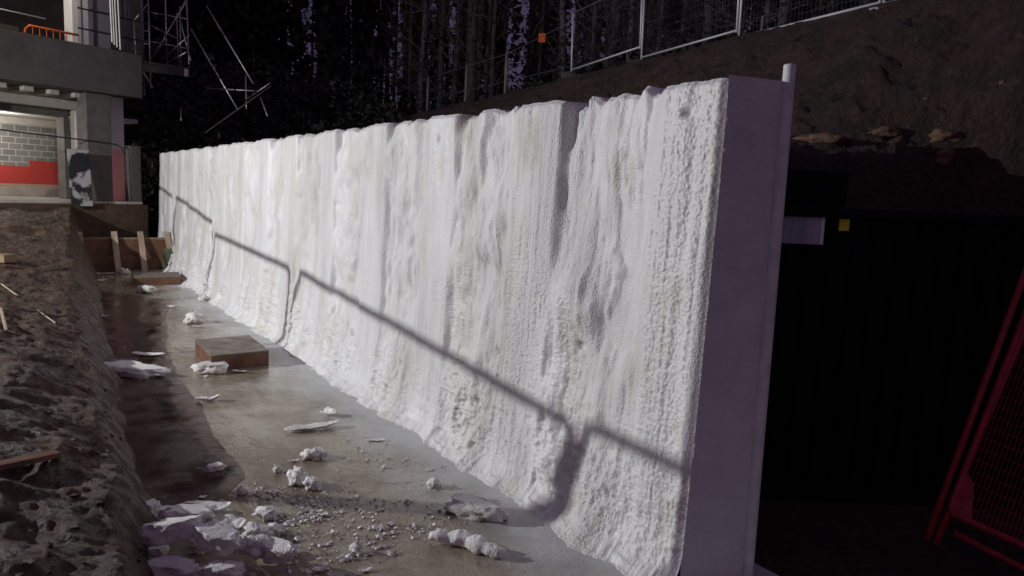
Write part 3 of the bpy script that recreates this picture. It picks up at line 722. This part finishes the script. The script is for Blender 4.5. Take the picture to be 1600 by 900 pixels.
for (ya,za,yb,zb_,lab) in ((22.9,2.14,20.75,1.92,'farthest tubular barrier of the row on the mud bank'),(20.35,1.94,16.05,1.50,'second farthest tubular barrier on the mud bank'),(15.85,1.28,10.72,1.10,'middle tubular barrier of the row on the mud bank'),
        (10.42,1.10,3.98,.66,'long tubular barrier second from the photographer'),(3.85,.71,-1.2,.62,'nearest tubular barrier beside the photographer')): barrier(ya,za,yb,zb_,lab)
# floodlight mast
fl=empty('floodlight',(-8.2,12.5,bz_(-8.2,12.5))); tag(fl,'mobile floodlight mast on the mud bank left of the slab','floodlight')
g0=bz_(-8.2,12.5)
par(MB().tube([(-8.35,12.5,g0),(-8.35,12.5,4.9)],.04,12).build('mast',M['galv']),fl)
for an in (0,2.1,4.2): par(MB().tube([(-8.35,12.5,g0+.7),(-8.35+.7*math.cos(an),12.5+.7*math.sin(an),g0)],.02,8).build('leg',M['galv']),fl)
hd=par(MB().bb(-8.36,-8.22,12.25,12.75,4.62,4.97).build('lamp_head',M['black']),fl)
par(MB().bb(-8.219,-8.212,12.28,12.72,4.65,4.94).build('lamp_glass',M['lampface']),fl)

# ------------------------------------------------------------------ mesh fence along the top of the slope
def copy_thing(root,loc,rotz=None,label=None):
    r_=root.copy(); COL.objects.link(r_); r_.location=loc
    if rotz is not None: r_.rotation_euler=(0,0,rotz)
    if label: r_['label']=label
    for ch in list(root.children):
        c=ch.copy(); COL.objects.link(c); c.parent=r_
        for g_ in ch.children: d=g_.copy(); COL.objects.link(d); d.parent=c
    return r_
PL=3.5; FH=1.72
fdir=Vector((-.125,-1,0)).normalized()
def mk_panel():
    root=empty('mesh_fence'); tag(root,'x','fence','mesh fence panels along the top of the slope')
    x0,x1=.04,PL-.04
    MB().tube([(x0,0,0),(x0,0,FH),],.028,8).build('upright',M['galvb'],root,smooth=True)
    MB().tube([(x1,0,0),(x1,0,FH),],.028,8).build('upright',M['galvb'],root,smooth=True)
    MB().tube([(x0,0,FH-.02),(x1,0,FH-.02)],.022,8).build('top_rail',M['galv'],root,smooth=True)
    MB().tube([(x0,0,.05),(x1,0,.05)],.026,8).build('bottom_rail',M['galvb'],root,smooth=True)
    mb=MB()
    for k in range(1,34): mb.tube([(x0+(x1-x0)*k/34,0,.05),(x0+(x1-x0)*k/34,0,FH-.02)],.0011,4,False)
    for k in range(1,8): mb.tube([(x0,0,FH*k/8),(x1,0,FH*k/8)],.0010,4,False)
    mb.build('mesh_infill',M['wire'],root)
    return root
pan=mk_panel(); rz=math.atan2(fdir.y,fdir.x)
labs=['mesh fence panel at the left end of the tall fence on the slope','second mesh fence panel from the left above the foam wall','third mesh fence panel from the left, above the pole end of the wall','mesh fence panel cut by the top of the picture on the right','nearest mesh fence panel high at the top right']
for k in range(5):
    y=18.07-k*PL/math.sqrt(1+.125**2)
    p=(xfence(y),y,6.04-.05*k+ (0.0 if k else 0.0))
    z=[6.04,5.90,5.82,5.80,5.80][k]
    o=pan if k==0 else copy_thing(pan,(0,0,0))
    o.location=(xfence(y)+0.02,y,z); o.rotation_euler=(0,-math.atan2([-.14,-.08,-.02,0,0][k],PL)*-1,rz); o['label']=labs[k]
    mb=MB(); bx_=(xfence(y),y,z-.13)
    mb.add(*lump((.62,.24,.26),k+50,sub=3,rough=.12)); ft=place_mesh(mb.v,mb.f,'concrete_block',M['white'] if k in (2,3) else M['conc'],bx_,(0,0,rz+1.57))
    tag(ft,['grey fence foot block at the left end of the tall mesh fence','grey fence foot block under the joint of the first and second panels','white fence foot block under the joint above the wall corner','white fence foot block nearest the top right of the picture','grey fence foot block beyond the top right'][k],'fence foot','fence foot blocks')
# stock fence of short posts continuing to the left
posts=[]
for k,(px,py,hh,lab) in enumerate([(728,138,1.45,'tall pale timber fence post nearest the mesh fence'),(668,154,1.5,'pale timber fence post left of the tall one'),(620,160,1.35,'grey timber fence post third from the mesh fence'),(577,164,1.3,'short timber fence post between two grey posts'),(493,168,.9,'short stubby post far left of the fence line'),(522,167,.9,'dim fence post right of the stubby one'),(545,166,1.1,'dim fence post beside the short timber post'),(790,128,1.4,'dark post between the tall pale post and the mesh fence')]):
    y=18.1+[6,9.5,13,16.5,30,26,20,2.9][k]; 
    n=np.array([1,-.125,0]); p=plane(px,py,n,(11.65,0,0))
    o=MB().tube([(0,0,-.3),(0,0,hh*.5),(.01,0,hh)],[.055,.055,.05],10).build('timber_post',M['post'],smooth=True); o.location=(p[0],p[1],sz(p[0],p[1])); 
    tag(o,lab,'fence post','timber posts along the wood edge'); posts.append((p[0],p[1],sz(p[0],p[1])+hh))
ordr=sorted(posts,key=lambda q:q[1]); mb=MB(); mb.tube([(13.9,18.1,7.5)]+[(q[0],q[1],q[2]-.06) for q in ordr],.009,5)
mb.tube([(13.9,18.1,6.2)]+[(q[0],q[1],q[2]-1.0) for q in ordr],.006,5)
tag(mb.build('fence_wire',M['wire']),'two slack wires strung between the timber posts at the wood edge','wire')
a=zat(1190,40,15.2)
o=MB().beam(zat(1189,66,15.2),zat(1193,25,15.2),.06,.03).build('leaning_stake',M['post']); tag(o,'thin pale stake leaning against the mesh fence','stake')
o=MB().beam((-.15,0,-.2),(.15,0,-.2),.02,.4).build('orange_marker',M['orange']); 
p=zat(847,52,27.); o.location=(p[0],p[1],p[2]); o.rotation_euler=(0,0,-.6); tag(o,'small orange marker tied up among the trunks left of the mesh fence','marker')
o.data.transform(Matrix.Scale(.8,4))

# ------------------------------------------------------------------ the wood beyond the fence
def mk_tree(seed,m,H=15):
    rg=random.Random(seed); root=empty('woodland_tree')
    mb=MB(); pts=[];R=[]; r0=rg.uniform(.13,.24); bx_,by_=rg.uniform(-.5,.5),rg.uniform(-.5,.5)
    for i in range(12):
        s=i/11; pts.append((bx_*s*s+.12*mn.noise(Vector((s*4,seed,0))),by_*s*s+.12*mn.noise(Vector((s*4,seed,9))),-.3+H*s)); R.append(r0*(1-.8*s)+(.06 if i==0 else 0))
    mb.tube(pts,R,9); mb.build('trunk',m,root,smooth=True)
    cb=MB()
    def tr(p,d,l,r_,dep):
        q=[Vector(p)]; dd=Vector(d).normalized(); n=4
        for k in range(n):
            dd=(dd+Vector((rg.uniform(-.35,.35),rg.uniform(-.35,.35),rg.uniform(-.15,.28)))).normalized(); q.append(q[-1]+dd*l/n)
        cb.tube(q,[r_*(1-.75*k/n) for k in range(n+1)],3,False)
        if dep>0:
            for _ in range(4 if dep>1 else 5):
                k=rg.randint(1,n); e=(dd+Vector((rg.uniform(-1,1),rg.uniform(-1,1),rg.uniform(-.5,.9)))).normalized(); tr(q[k],e,l*rg.uniform(.35,.6),r_*.45,dep-1)
    for k in range(22):
        s=rg.uniform(.08,1); f=s*11; i=min(int(f),10); p=Vector(pts[i]).lerp(Vector(pts[i+1]),f-i); an=rg.random()*6.3
        tr(p,(math.cos(an),math.sin(an),rg.uniform(-.2,.8)),rg.uniform(1.2,3.2)*(1.1-.5*s),.035,2)
    cb.build('crown',m,root)
    # ivy / leaves clinging
    n=700; P=[]
    for _ in range(n):
        s=rg.random()**1.2; f=s*11; i=min(int(f),10); p=Vector(pts[i]).lerp(Vector(pts[i+1]),f-i); an=rg.random()*6.3; rad=(.15+rg.random()**2*(1.6 if s>.35 else .35)); 
        P.append((p.x+rad*math.cos(an),p.y+rad*math.sin(an),p.z+rg.uniform(-.3,.3)))
    return root,P
def leafquads(P,size,seed):
    r_=np.random.RandomState(seed); P=np.asarray(P); n=len(P)
    a=r_.normal(size=(n,3)); a/=np.linalg.norm(a,axis=1)[:,None]; b_=r_.normal(size=(n,3)); b_-=a*(a*b_).sum(1)[:,None]; b_/=np.linalg.norm(b_,axis=1)[:,None]
    s=size*r_.uniform(.5,1.4,(n,1)); a*=s; b_*=s*.6
    return np.stack([P-a,P-b_,P+a,P+b_],1)
protos=[]
for s_ in range(6):
    root,P=mk_tree(s_+1,M['trunk'] if s_!=2 else M['trunkpale'])
    crown=[c for c in root.children if c.name.startswith('crown')][0]
    q=quadmesh('foliage',leafquads(P,.08,s_),M['leaf']); q.parent=crown
    protos.append(root)
rg=random.Random(21)
spots=[]
for (px,Z,pk) in [(1290,19,0),(1222,17.5,3),(1195,22,2),(1140,24,1),(1100,23,4),(1065,26,5),(1030,28,0),(985,24,2),(955,31,1),(925,27,3),(845,36,0),(770,30,3),(745,36,1),(718,40,4),(690,34,5),(660,33,2),(632,42,0),(605,38,3),(575,35,1),(556,44,4),(530,38,5),(510,46,0),(486,40,1),(463,36,3),(440,44,4),(420,38,5),(396,46,2),(372,40,0),(350,36,1),(330,44,3),(305,48,4),(280,42,5),(1340,22,1),(1390,18.5,4),(1440,20,0),(1265,27,5),(1170,30,0),(1120,34,3),(1010,36,1),(700,47,3),(590,50,2),(500,54,5),(410,52,1),(340,55,0),(1530,20,3),(240,46,1),(200,50,0)]+[(310+i*25+(i*37)%19,29+(i*7)%17,(i*5)%6) for i in range(34)]:
    spots.append((px,Z,pk))
used=set()
tl={0:'dark leaning tree trunk in the wood behind the fence',1:'dark ivy clad trunk in the wood behind the fence',2:'pale lichened trunk in the wood behind the fence',3:'dark twiggy tree in the wood behind the fence',4:'tall dark bare trunk in the wood behind the fence',5:'dark trunk with low side branches in the wood behind the fence'}
for (px,Z,pk) in spots:
    p=zat(px,100,Z); 
    if p[0]<xfence(p[1])+1.2: 
        k_=0
        while p[0]<xfence(p[1])+1.2 and k_<60: Z+=.5; p=zat(px,100,Z); k_+=1
    z=sz(p[0],p[1]) if p[1]<150 else 6
    if pk in used: o=copy_thing(protos[pk],(0,0,0),rg.random()*6.28)
    else: o=protos[pk]; used.add(pk)
    o.location=(p[0],p[1],z-.1); s_=rg.uniform(.55,1.25); o.scale=(s_,s_,rg.uniform(.95,1.2)); tag(o,tl[pk],'tree','trees of the wood behind the fence')
# special pale trunks visible in the photo get their own label through colour; the rest of the wood is one dark mass
def wood_mass():
    r_=np.random.RandomState(5); P=[]
    gaps=[(485,9),(547,7),(598,13),(622,8),(670,5),(702,10),(795,9),(815,8),(893,14),(1028,8),(945,6),(455,4),(1195,8),(1170,10),(750,4)]
    n=100000
    px=r_.uniform(170,1560,n); Z=r_.uniform(40,62,n); hz=r_.uniform(0,1,n)**.8*14
    g=np.zeros(n,bool)
    for c,w_ in gaps:
        ww=w_*1.25*(1+.5*np.sin(hz*2.1+c))
        g|=(np.abs(px-c+6*np.sin(hz*.8+c))<ww)&(hz>.9)
    keep=~g|(r_.uniform(size=n)<.03)
    px,Z,hz=px[keep],Z[keep],hz[keep]
    d=np.stack([px-800,np.full_like(px,100-450),np.full_like(px,1155.)],1)@RC.T/1155
    Pp=CAM+d*Z[:,None]; Pp[:,2]=5.8+hz+(Pp[:,0]-15)*.02
    return Pp
PW=wood_mass()
tag(quadmesh('far_woodland',leafquads(PW,.30,9),M['leaf']),'dark mass of far trees with violet dusk sky showing through the gaps','woodland',kind='stuff')
r_=np.random.RandomState(8); n=60000
yy=r_.uniform(3,75,n); xo=r_.uniform(.6,12,n)**1.0; xx=11.65+.125*yy+xo+.8; hh=r_.uniform(0,1,n)**2*(.5+1.3*ss(0,4,xo))*(1+.6*np.sin(yy*1.3+xo))
zz=5.86+hh+.03*xo
tag(quadmesh('undergrowth',leafquads(np.stack([xx,yy,zz],1),.10,10),M['leaf']),'low dark undergrowth along the edge of the wood','undergrowth',kind='stuff')

r_=np.random.RandomState(18); n=45000
xx=r_.uniform(-8,14.5,n); yy=r_.uniform(25.5,42,n); bq=np.array([math.sin(math.radians(65)),math.cos(math.radians(65))]); p0=zat(215,320,21.)[:2]; uu=(xx-p0[0])*bq[0]+(yy-p0[1])*bq[1]; vv=-(xx-p0[0])*bq[1]+(yy-p0[1])*bq[0]; k_=~((uu<.6)&(vv<6.6)); xx=xx[k_]; yy=yy[k_]; n=len(xx)
zz=1.25+4.75*ss(27,38,yy+.25*xx)+r_.uniform(0,1,n)**2*1.5*(1+.5*np.sin(xx*1.7+yy))
tag(quadmesh('bramble_scrub',leafquads(np.stack([xx,yy,zz],1),.12,20),M['leaf']),'black scrub covering the rise behind the building and far wall end','scrub',kind='stuff')
# ------------------------------------------------------------------ building under construction (far left)
D=np.array([math.sin(math.radians(65)),math.cos(math.radians(65)),0]); P0=zat(215,320,21.); P0[2]=0; NN=np.array([-D[1],D[0],0])
bld=bpy.data.objects.new('building',None); COL.objects.link(bld)
bld.matrix_world=Matrix(((D[0],NN[0],0,P0[0]),(D[1],NN[1],0,P0[1]),(0,0,1,0),(0,0,0,1)))
tag(bld,'concrete framed building under construction with lit rooms at the far left','building')
def fac(px,py,off=0.):
    q=plane(px,py,NN,P0+NN*off)-P0; return q@D,q[2]
def B(name,x0,x1,y0,y1,z0,z1,m,parent=None): return MB().bb(x0,x1,y0,y1,z0,z1).build(name,M[m],parent or bld,bevel=.01)
def W3(u,v,z): return tuple(P0+D*u+NN*v+np.array([0,0,z]))
B('foundation',-9,.16,-.25,6,-.2,1.62,'mud')
B('ground_floor',-9,.1,-.1,6,1.625,1.70,'concpale')
B('upper_slab',-9,.03,-.30,6,4.56,5.72,'concdark')
B('roof_slab',-9,.03,-.2,6,9.3,9.9,'concdark')
B('column',-1.36,-.70,0,.45,1.705,4.555,'conc')
B('column',-5.6,-4.95,0,.45,1.705,4.555,'conc')
B('pier',-.20,.12,-.02,.4,1.705,3.25,'conc')
ua_,_=fac(137,40); ub_,_=fac(172,40)
B('column',ua_,ub_,-.02,.45,5.725,9.295,'concpale').data.materials[0]=mat('violet grey column',(.17,.15,.17),.8)
ua_,_=fac(113,40,.8); ub_,_=fac(139,40,.8)
B('column',ua_,ub_,.8,1.2,5.725,9.295,'white')
# lintel wall with the opening, one storey back
u0,_=fac(113,200,1.0); u1,_=fac(143,200,1.0)
_,zl=fac(60,168,1.0); 
B('lintel',-9,u1+.3,1.0,1.35,zl+.05,4.555,'concpale')
B('inner_beam',-9,u0+.1,1.36,1.75,3.95,zl+.45,'conc')
B('jamb',u0+.11,u1+.3,1.0,1.30,1.705,zl+.045,'concpale')
B('reveal',u0-.06,u0+.105,1.31,1.7,1.705,3.945,'conc')
for k in range(6): B('joist',-4.6+k*.62,-4.46+k*.62+.1,.3,.99,4.42,4.555,'concpale')
B('block_wall',-9,1.2,4.0,4.2,1.705,3.78,'block')
B('upstand',-9,1.2,3.75,3.98,1.705,1.95,'concpale')
B('soffit',-9,1.2,1.8,4.5,4.02,4.14,'white')
B('rear_wall',-9,1.2,4.21,4.35,3.5,4.015,'white')
sp_=B('side_panel',-.69,-.21,.22,.35,1.705,4.555,'concpale')
mred=bpy.data.materials.new('half painted panel'); mred.use_nodes=True; t=mred.node_tree; p_=t.nodes['Principled BSDF']; tc=t.nodes.new('ShaderNodeTexCoord'); sx=t.nodes.new('ShaderNodeSeparateXYZ'); t.links.new(tc.outputs['Object'],sx.inputs[0])
lt=mth(t,'LESS_THAN',sx.outputs['Z'],3.12); c=mix(t,lt,(.62,.60,.57),(.85,.36,.34)); t.links.new(c,p_.inputs['Base Color']); p_.inputs['Roughness'].default_value=.8; sp_.data.materials[0]=mred
B('upper_back_wall',-9,3.5,5.0,5.2,5.725,9.295,'conc')
B('upper_kerb',-9,-1.7,2.6,2.8,5.725,6.35,'conc')
lamp('room_lamp',W3(-2.3,2.7,3.6),60,(1,.93,.84),.15)
lamp('upper_room_lamp',W3(-2.6,.35,7.6),60,(1,.9,.75),.12)
# guard rail on slab edge
gr=empty('guard_rail',W3(-1.5,-.2,5.72)); tag(gr,'black tubular guard rail on the edge of the upper floor','guard rail')
par(MB().tube([W3(-1.52,-.2,5.72),W3(-1.52,-.2,7.3)],.022,8).build('post',M['blackrail']),gr)
for z1,z2 in ((6.62,6.62),(6.12,6.12)): par(MB().tube([W3(-1.62,-.2,z1),W3(.25,-.2,z2)],.022,8).build('rail',M['blackrail']),gr)
lr=MB().tube([W3(-8,1.2,6.48),W3(-1.7,1.2,6.44)],.018,8).build('light_rail',M['galv']); tag(lr,'thin pale rail across the upper floor behind the orange barrier','rail')
# orange barrier
ob=empty('orange_barrier',W3(-2.2,.5,5.725)); tag(ob,'bright orange plastic barrier standing on the upper floor','barrier')
ua,za=fac(38,52,.5); ub,zb_=fac(137,62,.5); zt_=6.06
pts=[W3(ua,.5,5.8),W3(ua+.03,.5,zt_-.1),W3(ua+.12,.5,zt_),W3(ub,.5,zt_)]
par(MB().tube(pts,.028,10).build('frame',M['orange'],smooth=True),ob)
for k in range(9): uu=ua+.2+k*(ub-ua-.25)/8; par(MB().tube([W3(uu,.5,5.73),W3(uu,.5,zt_)],.010,6).build('bar',M['orange']),ob)
par(MB().bb(0,1,0,1,0,1,lambda v:np.array(W3(ua+.1+(ub-ua-.1)*v[0],.53+.02*v[1],5.73+.10*v[2]))).build('lower_panel',M['orange']),ob)
# spattered board and hose
ub0,_=fac(108,260,-.35); ub1,_=fac(141,260,-.35)
o=MB().bb(0,1,0,1,0,1,lambda v:np.array(W3(ub0+(ub1-ub0)*v[0],-.42+.03*v[1]+.12*v[2],1.58+1.45*v[2]))).build('spattered_board',M['spat']); tag(o,'upright black board spattered with white foam leaning beside the column','board')
hp=[W3(-5,-.05,3.42),W3(-3.5,-.05,3.38),W3(-2,-.05,3.32),W3(-1.0,-.05,3.28),W3(-.62,-.05,3.25),W3(-.45,-.05,3.18),W3(-.38,-.05,3.0),W3(-.36,-.05,2.4),W3(-.30,-.05,1.72)]
tag(MB().tube(hp,.018,8).build('hose',M['cable'],smooth=True),'black hose strung across the ground floor opening and down beside the column','hose')
# white tubes
for k,(px,z0_) in enumerate(((171.5,5.9),(175,5.85),(179,5.8),(184,5.75))):
    u_,_=fac(px,40,-.3); o=MB().tube([W3(u_+.03,-.34,z0_),W3(u_-.03,-.34,8.2)],.018,8).build('white_tube',M['white']); tag(o,['leftmost of the four upright white tubes beside the upper column','second of the four upright white tubes beside the upper column','third of the four upright white tubes beside the upper column','rightmost of the four upright white tubes beside the upper column'][k],'tube','upright white tubes')

# ------------------------------------------------------------------ scaffold beside the building
sc=empty('scaffold',tuple(zat(250,110,22.6))); tag(sc,'galvanised scaffold tower with a board platform at the building corner','scaffold')
def tb(a,b_,Z,r_=.022,parent=sc,Z2=None,name='tube'):
    return par(MB().tube([zat(a[0],a[1],Z),zat(b_[0],b_[1],Z2 or Z)],r_,8).build(name,M['galv'],smooth=True),parent)
for a,b_,Z in (((209,35),(213,95),22.),((220,-20),(224,95),22.6),((231,-20),(236,138),22.),((258,-20),(261,100),23.4),((276,20),(279,104),23.4),((281,10),(283,104),23.),((291,-20),(296,120),22.6),((187,-20),(188,75),22.)):
    tb(a,b_,Z)
for a,b_,Z,Z2 in (((236,92),(293,0),22.5,22.5),((192,40),(235,50),22.6,22.6),((195,62),(235,70),22.6,22.6),((187,76),(200,40),22,22.6),((187,78),(201,58),22,22.6),((262,98),(294,80),23,22.6),((250,96),(296,55),23,22.6),((213,95),(240,138),22.,22.),((281,30),(298,95),22.8,22.6),((203,40),(232,5),22,22),((205,14),(294,30),23,22.8),((209,60),(294,76),23,22.8),((236,40),(276,60),23,23),((199,-10),(203,84),22.3,22.3),((195,-10),(197,80),22.6,22.6),((240,92),(296,-10),23.4,23.2)):
    tb(a,b_,Z,.018,Z2=Z2,name='brace')
pa=zat(209,98,22.2);pb_=zat(296,110,22.8)
par(MB().beam(pa,pb_,.9,.06).build('platform_board',M['conc']),sc)
par(MB().beam(zat(209,104,21.9),zat(294,114,22.2),.04,.22).build('toe_board',M['conc']),sc)
def prop(a,b_,Z,lab): 
    c=zat(a[0],a[1],Z); dk='dark' in lab; o=MB().tube([zat(a[0],a[1],Z),zat((a[0]+b_[0])/2,(a[1]+b_[1])/2,Z-.2),zat(b_[0],b_[1],Z-.4)],[.022,.028,.022],8).build('raking_tube',M['steel'] if dk else M['galv'],smooth=True); tag(o,lab,'tube','raking tubes right of the scaffold')
prop((323,10),(396,131),24.5,'longest diagonal steel tube leaning right of the scaffold')
prop((298,45),(372,172),24,'diagonal steel tube reaching from scaffold top down towards the wall')
prop((385,215-60),(422,130),25,'short dim tube crossing near the foot of the longest diagonal')
prop((322,138),(398,142),24.5,'dim horizontal tube joining the two diagonals')
prop((320,208),(424,134),23.5,'dark tube rising right behind the top of the wall')
prop((384,118),(385,170),24.8,'short upright tube where the diagonals meet')
prop((407,152),(418,182),24.8,'short bright tube right of the diagonals')
prop((282,170),(283,188),23.5,'little upright tube end low beneath the scaffold')
prop((225,128),(226,148),22.4,'small hanging tube end beneath the platform')

# ------------------------------------------------------------------ black site container with notice, right of the wall
c0=np.array([4.42,3.71]); dx=np.array([.832,-.553]); nb=np.array([.553,.832])
ct=bpy.data.objects.new('site_container',None); COL.objects.link(ct); ct.matrix_world=Matrix(((dx[0],nb[0],0,c0[0]),(dx[1],nb[1],0,c0[1]),(0,0,1,0),(0,0,0,1)))
tag(ct,'black steel site container standing in the dark beyond the wall end','container')
CL=4.6
MB().bb(.06,CL-.06,.08,1.35,.12,2.26).build('body',M['black'],ct)
mb=MB(); n=26
for k in range(n):
    x=.12+(CL-.24)*k/n; mb.bb(x,x+.09,.045,.079,.16,2.22)
mb.build('corrugation',M['black'],ct)
for x in (0,CL-.1): MB().bb(x,x+.1,0,.1,0,2.31).build('corner_post',M['black'],ct)
MB().bb(.1,CL-.1,0,.09,2.23,2.31).build('top_rail',M['black'],ct,bevel=.01); MB().bb(.1,CL-.1,0,.09,.05,.15).build('bottom_rail',M['black'],ct)
for x in (2.0,2.25): MB().tube([(x,-.02,.2),(x,-.02,2.2)],.018,8).build('lock_bar',M['black'],ct)
k=MB().bb(.15,1.0,.3,.9,2.315,2.60).build('equipment_case',M['black'],None,bevel=.02); k.matrix_world=ct.matrix_world; tag(k,'low black case lying on the roof of the black container','case')
def cpt(px,py): # point on container face in local coords
    q=plane(px,py,(nb[0],nb[1],0),(c0[0]+nb[0]*.04,c0[1]+nb[1]*.04,0)); d=q[:2]-c0; return d@dx,q[2]
a=cpt(1222,322); b_=cpt(1279,382); c=cpt(1290,326)
no=bpy.data.objects.new('notice_sheet',None); COL.objects.link(no); no.matrix_world=ct.matrix_world; tag(no,'grey reflective sheet with a white right edge fixed to the black container','notice')
MB().bb(a[0],b_[0],.030,.042,b_[1],a[1]).build('sheet',M['notice'],no)
MB().bb(b_[0]+.001,c[0],.026,.042,b_[1],a[1]).build('edge_strip',M['noticew'],no)
a=cpt(1312,342); b_=cpt(1326,361)
o=MB().bb(a[0],b_[0],.034,.042,b_[1],a[1]).build('yellow_sticker',M['yellow'],None); o.matrix_world=ct.matrix_world; tag(o,'small yellow sticker on the black container','sticker')

# ------------------------------------------------------------------ red leaning barrier, bottom right
rb=empty('red_barrier',(4.7,2.15,0)); tag(rb,'dark red steel mesh barriers leaning together at the right edge','barrier')
def zt3(px,py,Z): return Vector(zat(px,py,Z))
Zb=4.6
def redframe(bl,dirpx,up,par_,Z):
    A=zt3(*bl,Z); Bq=zt3(*up,Z+.35); Cq=zt3(*dirpx,Z-.25)
    ex=(Cq-A); ez=(Bq-A)
    pts=[A+ez*1.1,A+ez*.5,A+ez*.04,A+ex*.02+ez*.012,A+ex*.06,A+ex*2.2]
    par(MB().tube(pts,.021,10).build('frame',M['red'],smooth=True),par_)
    return A,ex,ez
A,ex,ez=redframe((1482,800),(1600,853),(1622,440),rb,Zb)
par(MB().tube([zt3(1448,842,Zb),zt3(1606,415,Zb+.35)],.021,10).build('leg_tube',M['red'],smooth=True),rb)
par(MB().tube([zt3(1462,850,Zb-.02),zt3(1632,440,Zb+.33)],.019,10).build('leg_tube',M['red'],smooth=True),rb)
par(MB().tube([zt3(1490,832,Zb-.05),zt3(1700,940,Zb-.35)],.019,10).build('lower_rail',M['red'],smooth=True),rb)
g_=MB(); c_=A+ex*.06+ez*.05; vs=[A,A+ex*.30,A+ex*.16+ez*.14,A+ez*.17]; off=Vector((0.01,.012,0)); g_.add([v-off for v in vs]+[v+off for v in vs],[(0,1,2,3),(7,6,5,4),(0,4,5,1),(1,5,6,2),(2,6,7,3),(3,7,4,0)])
par(g_.build('gusset',M['red'],bevel=.003),rb)
mb=MB()
for k in range(1,34): mb.tube([A+ex*(k*.06),A+ex*(k*.06)+ez*1.1],.0022,4,False)
for k in range(1,24): mb.tube([A+ez*(k*.045),A+ez*(k*.045)+ex*2.1],.0022,4,False)
par(mb.build('mesh_infill',M['red']),rb)
